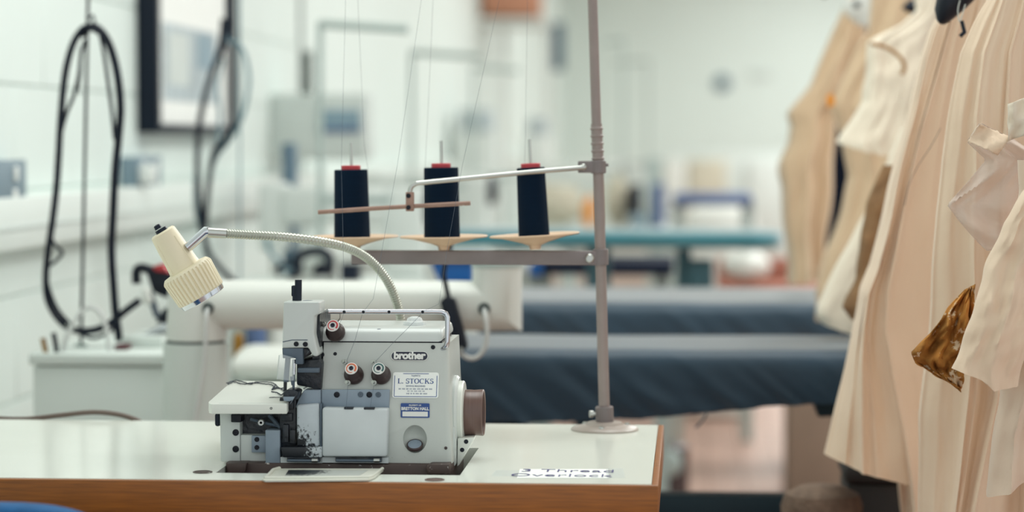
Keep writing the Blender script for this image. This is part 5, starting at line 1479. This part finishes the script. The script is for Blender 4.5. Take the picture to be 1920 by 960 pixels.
# far beige garment
g1 = garment('calico_garment', 'beige calico garment at the far left end of the rail, blurred', 5.5,
    [(-120, 1612), (0, 1588), (60, 1560), (110, 1540), (160, 1520), (205, 1480), (215, 1474), (235, 1482), (270, 1478), (305, 1458), (325, 1456), (350, 1462), (400, 1466), (530, 1476), (600, 1480)],
    [(-120, 1700), (0, 1640), (150, 1600), (230, 1565), (350, 1560), (540, 1545)], -60, [(0, 531), (1, 520)], 0.10, 4, 0.034, 3, 'calico_tan')
# its white collar piece
mb = MB(); mb.prism([at(u, v, 5.35) for u, v in ((1582, 0), (1652, -20), (1652, 40), (1640, 55), (1612, 48), (1584, 24))], (0, 0.03, 0), 0.006, 3); mb.build('collar', 'steel_white', g1)
mb = MB(); mb.ball(at(1606, 8, 5.33), 0.008, 0.006, 0.008); mb.build('button', 'navy_plastic', g1)
hanger(g1, 5.5, zof(-70, 5.5))
gn = garment('navy_garment', 'navy garment hanging behind the beige one at the far end', 5.66,
    [(-80, 1640), (190, 1590), (230, 1552), (300, 1550), (400, 1548), (560, 1540)], [(-80, 1700), (300, 1640), (560, 1640)], -40, [(0, 545), (1, 540)], 0.05, 3, 0.014, 5, 'navy_cloth')
hanger(gn, 5.66, zof(-50, 5.66))
g2 = garment('calico_garment', 'tan calico garment with flared panel, second from the far end of the rail', 4.95,
    [(-80, 1640), (60, 1628), (80, 1612), (190, 1560), (200, 1556), (260, 1580), (330, 1590), (400, 1572), (480, 1545), (540, 1530)],
    [(-80, 1760), (300, 1720), (620, 1700)], -40, [(0, 600), (1, 600)], 0.07, 5, 0.03, 11, 'calico_tan')
hanger(g2, 4.95, zof(-50, 4.95))
tag(MB().prism([at(u, v, 4.85) for u, v in ((1549, 180), (1562, 174), (1566, 196), (1552, 202))], (0, 0.003, 0)).build('price_tag', 'orange'), 'small orange tag pinned on the tan garment', 'tag')
# short pale jacket with sleeve
g3 = garment('calico_jacket', 'short pale cream calico jacket with broad sleeve, mid rail, black hanger above', 4.5,
    [(-80, 1700), (20, 1718), (45, 1690), (70, 1640), (80, 1626), (150, 1622), (190, 1618), (220, 1598), (262, 1570), (272, 1568), (300, 1580)],
    [(-80, 1790), (60, 1760), (300, 1720)], -30, [(0, 268), (0.35, 288), (1, 300)], 0.06, 3, 0.018, 15, 'calico_pale')
hanger(g3, 4.5, zof(-10, 4.5), 0.2)
mb = MB(); mb.tube(smooth([at(u, v, 4.42) for u, v in ((1632, 82), (1660, 88), (1684, 104), (1696, 124), (1690, 140))], 24), 0.0035, 8); mb.build('armhole_seam', 'stitch_ochre', g3)
g4 = garment('calico_garment', 'pale cream flared calico skirt piece hanging left of the long toile', 4.3,
    [(240, 1690), (300, 1664), (370, 1640), (420, 1610), (480, 1578), (540, 1546), (575, 1531), (590, 1530), (615, 1546), (640, 1560)],
    [(240, 1760), (640, 1680)], 240, [(0, 605), (0.3, 622), (1, 612)], 0.05, 3, 0.016, 21, 'calico_pale')
hanger(g4, 4.3, zof(236, 4.3), 0.03)
g5 = garment('brown_garment', 'brown cloth garment seen as a narrow strip left of the long toile', 4.1,
    [(300, 1660), (380, 1624), (450, 1612), (520, 1604), (560, 1588), (575, 1583), (600, 1596), (640, 1600)],
    [(300, 1740), (640, 1700)], 310, [(0, 600), (1, 600)], 0.04, 4, 0.016, 31, 'brown_cloth')
hanger(g5, 4.1, zof(306, 4.1), 0.03)
# long central toile
out6 = [(-60, 1800), (0, 1780), (40, 1752), (60, 1742), (110, 1726), (200, 1706), (300, 1680), (400, 1656), (500, 1632), (545, 1613), (600, 1604), (700, 1581), (800, 1557), (850, 1544), (960, 1520)]
g6 = creased_garment('calico_toile', 'long calico dress toile with deep folds and slanting hem, in the middle of the garments', 3.72,
    [out6,
     [(v, u + 5) for v, u in out6 if v < 540] + [(545, 1618), (600, 1610), (780, 1603), (870, 1605), (960, 1606)],
     [(-60, 1806), (0, 1792), (85, 1767), (240, 1720), (350, 1695), (425, 1676), (530, 1656), (610, 1650), (700, 1664), (780, 1680), (880, 1695), (960, 1704)],
     [(-60, 1850), (100, 1810), (300, 1790), (480, 1775), (780, 1760), (960, 1750)],
     [(-60, 1960), (100, 2000), (400, 2030), (960, 2060)]], -40, [(848, 868), (868, 892), (1010, 1010), (1010, 1040)], 0.11, 0.023, 0.018, 42, 'calico')
hanger(g6, 3.72, zof(-45, 3.72))
# curved seam line on the toile
# nearer toile on the black hanger
g7 = creased_garment('calico_toile', 'nearer calico toile with bulging side edge, below the black hanger', 3.36,
    [[(-60, 1880), (0, 1850), (40, 1826), (100, 1800), (150, 1790), (225, 1776), (300, 1764), (400, 1754), (480, 1749), (560, 1744), (660, 1734), (780, 1721), (930, 1722), (960, 1722)],
     [(-60, 1900), (0, 1872), (100, 1838), (225, 1822), (400, 1816), (560, 1816), (730, 1800), (930, 1775), (960, 1772)],
     [(-60, 1940), (0, 1912), (100, 1884), (300, 1870), (480, 1866), (740, 1850), (930, 1806), (960, 1800)],
     [(-60, 1970), (0, 1950), (300, 1930), (700, 1920), (960, 1900)],
     [(-60, 2000), (200, 2040), (500, 2080), (960, 2140)]], -40, [(1010, 1010), (1010, 1020), (1020, 1030), (1030, 1040)], 0.09, 0.021, 0.016, 57, 'calico')
hz = zof(20, 3.5)
ho = thing('coat_hanger', 'broad black plastic coat hanger end sticking out above the calico toiles', 'hanger', (RLX, 3.5, hz))
mb = MB()
def hp(i, j):
    a = 2 * pi * i
    s = j
    e = math.sqrt(max(0.0, 1 - (1 - min(1, s * 5)) ** 2)) if s < 0.2 else 1
    c_ = Vector((at(1752, 40, 3.5).x + (RLX - at(1752, 40, 3.5).x) * 1.05 * s, 3.5, hz + 0.002 + 0.075 * s ** 1.4))
    return c_ + Vector((0, 0.022 * e * cos(a), 0.030 * (1 - 0.45 * s) * e * sin(a)))
mb.grid(hp, 24, 30, True); mb.build('shoulder', 'black_plastic', ho, angle=60)
MB().tube([(RLX, 3.5, hz + 0.07), (RLX, 3.5, RLZ - 0.02), (RLX + 0.016, 3.5, RLZ - 0.012), (RLX + 0.018, 3.5, RLZ + 0.008), (RLX, 3.5, RLZ + 0.0165), (RLX - 0.014, 3.5, RLZ + 0.012)], 0.0026, 8).build('hook', 'chrome', ho)
cp = at(1803, 55, 3.46)
MB().tube([cp + Vector((0, 0, 0.012)), cp + Vector((0.004, 0, -0.004)), cp + Vector((-0.002, 0, -0.01))], 0.0028, 8).build('clip', 'navy_plastic', ho)
MB().tube(smooth([at(1800, 0, 3.465), at(1796, 20, 3.465), at(1800, 40, 3.465), at(1810, 8, 3.465)], 16), 0.0008, 6).build('loop_cord', 'pale_grey', ho)
# second black hanger piece farther back
for (u, v, Y, lab) in ((1738, 12, 4.62, 'dark hanger end above the short pale jacket'),):
    o = MB().grid(lambda i, j: at(u - 45 + 90 * j, v - 12 * j + 2, Y) + Vector((0, 0.02 * cos(2 * pi * i), 0.018 * sin(2 * pi * i) * math.sqrt(max(0.02, 1 - (2 * j - 1) ** 2)))), 16, 16, True).build('coat_hanger', 'navy_plastic', None, angle=60)
    tag(o, lab, 'hanger')
# nearest garment at the right edge: sleeve, organza flap, torn hem
g8 = garment('calico_tunic', 'nearest calico tunic at the right picture edge with hanging sleeve', 3.08,
    [(300, 1908), (360, 1912), (410, 1900), (440, 1896), (500, 1884), (600, 1876), (760, 1868), (850, 1862), (925, 1850), (960, 1846)],
    [(300, 2080), (960, 2160)], 300, [(0, 930), (0.22, 890), (0.5, 860), (1, 900)], 0.05, 5, 0.032, 66, 'calico_grey')
hanger(g8, 3.08, zof(350, 3.08), 0.02)
def sleeve(L, Rr_, v0, v1, Y, seed, material, par, name, hemt, dep=0.04):
    def fn(i, j):
        th = 2 * pi * i; s = 0.5 - 0.5 * cos(th)
        v = v0 + (interp(hemt, s) - v0) * j
        u = interp(L, v) + (interp(Rr_, v) - interp(L, v)) * s
        p = at(u, v, Y)
        return p + Vector((0.004 * noise.noise(Vector((j * 6, s * 4, seed))), dep * sin(th) + 0.016 * noise.noise(Vector((s * 5, j * 3.5, seed))) + 0.006 * noise.noise(Vector((s * 12, j * 12, seed + 3))), 0))
    return MB().grid(fn, 60, 40, True).build(name, material, par, angle=85)
sleeve([(350, 1925), (420, 1880), (500, 1850), (600, 1818), (660, 1796), (690, 1784), (730, 1790)], [(350, 2010), (500, 1960), (740, 1905)], 350, 730, 3.0, 71, 'calico', g8, 'sleeve', [(0, 690), (0.3, 704), (0.6, 728), (1, 722)])
# organza flap: crumpled translucent sheet hanging on the nearer toile
def fo(i, j):
    v = 232 + (470 - 232) * j
    ul = interp([(232, 1836), (265, 1810), (300, 1850), (330, 1826), (385, 1776), (430, 1812), (470, 1850)], v); ur = interp([(232, 1842), (260, 1900), (300, 1960), (470, 1985)], v)
    u = ul + (ur - ul) * i
    p = at(u, v, 3.17)
    return p + Vector((0, 0.03 * noise.noise(Vector((i * 4, j * 4, 2))) + 0.015 * abs(noise.noise(Vector((i * 7 + j * 6, j * 3, 5)))), 0))
og = MB().grid(fo, 40, 40).build('organza_flap', 'organza', g7, angle=80, solid=0.0006)
tb = [(1812, 252), (1836, 230), (1892, 258), (1876, 300), (1850, 305), (1838, 282)]
def ft(i, j):
    a = Vector((1838 + (1892 - 1838) * i - 22 * j, 231 + 26 * i + 34 * j, 0))
    p = at(a.x, a.y, 3.13)
    return p + Vector((0, 0.016 * sin(i * 4 + j * 2) * 0.6, 0.003 * noise.noise(Vector((i * 9, j * 9, 1)))))
MB().grid(ft, 16, 12).build('torn_tab', 'calico', g7, angle=80, solid=0.0008)
def ft2(i, j):
    u = 1890 + 60 * i; v = 195 + 70 * j - 22 * i
    return at(u, v, 3.12) + Vector((0, 0.014 * noise.noise(Vector((i * 3, j * 3, 9))), 0))
MB().grid(ft2, 14, 12).build('torn_tab', 'calico_pale', g7, angle=80, solid=0.0008)
# brown crumpled lace cuff pinched between the toiles
def fl_(i, j):
    s, t = i, j
    top = Vector((1816, 520)); 
    L0 = [(1808, 542), (1774, 578), (1758, 606), (1738, 628), (1705, 660), (1716, 680), (1752, 702), (1790, 722)]
    R0 = [(1826, 532), (1824, 575), (1822, 615), (1817, 650), (1808, 680), (1804, 705), (1802, 726), (1801, 734)]
    k = t * 7; a = min(int(k), 6); f = k - a
    l = Vector(L0[a]).lerp(Vector(L0[a + 1]), f); r = Vector(R0[a]).lerp(Vector(R0[a + 1]), f)
    p2 = l.lerp(r, s)
    n1 = noise.noise(Vector((s * 5, t * 6, 3))); n2 = noise.noise(Vector((s * 11, t * 12, 8)))
    p = at(p2.x + 3 * n2, p2.y + 4 * n1, 3.18)
    return p + Vector((0, -0.012 + 0.028 * n1 + 0.012 * n2, 0))
cf = MB().grid(fl_, 30, 44).build('lace_cuff', 'brown_lace', g7, angle=80, solid=0.0012)
cf['label'] = 'brown crumpled lace cuff'
# seam threads
run = [(1764, 240), (1745, 275), (1722, 310), (1705, 345), (1696, 385)]
MB().tube(smooth([at(u, v, 3.585) for u, v in run], 20), 0.0004, 5).build('seam_thread', 'knob_brown', g6)

# things at the bottom right below the garments
by_ = 3.88
dk = thing('storage_chest', 'dark chest on the floor under the hanging garments', 'chest', (at(1680, 900, by_).x, by_ + 0.15, 0))
zt2 = at(1640, 872, by_).z
xA, xB = at(1588, 900, by_).x, at(1900, 900, by_).x
MB().box(xA, xB, by_, by_ + 0.17, 0.0, zt2 - 0.03, 0.008).build('chest_body', 'trunk_dark', dk)
MB().box(xA - 0.004, xB + 0.004, by_ - 0.004, by_ + 0.174, zt2 - 0.03, zt2, 0.008).build('chest_lid', 'trunk_dark', dk)
hy = 3.72
c = at(1545, 922, hy)
st = thing('stool', 'round stool with brown knitted cushion at the bottom right below the garments', 'stool', (c.x, hy + 0.06, 0))
rr_ = 78 * hy / F
MB().lathe([(rr_ * 0.8, 0), (rr_ * 0.98, 0.012), (rr_, 0.03), (rr_ * 0.9, 0.048), (rr_ * 0.55, 0.060), (0, 0.063)], (c.x, hy + 0.06, c.z - 0.060), (0, 0, 1), 40).build('cushion', 'knit_brown', st)
MB().lathe([(rr_ * 0.85, 0), (rr_ * 0.9, 0.004), (rr_ * 0.9, 0.02)], (c.x, hy + 0.06, c.z - 0.08), (0, 0, 1), 32).build('seat', 'trunk_dark', st)
for k in range(4):
    a = pi / 4 + k * pi / 2
    MB().tube([(c.x + rr_ * 0.6 * cos(a), hy + 0.06 + rr_ * 0.6 * sin(a), c.z - 0.078), (c.x + rr_ * 1.3 * cos(a), hy + 0.06 + rr_ * 1.3 * sin(a), 0.0)], 0.011, 10).build('leg', 'trunk_dark', st)
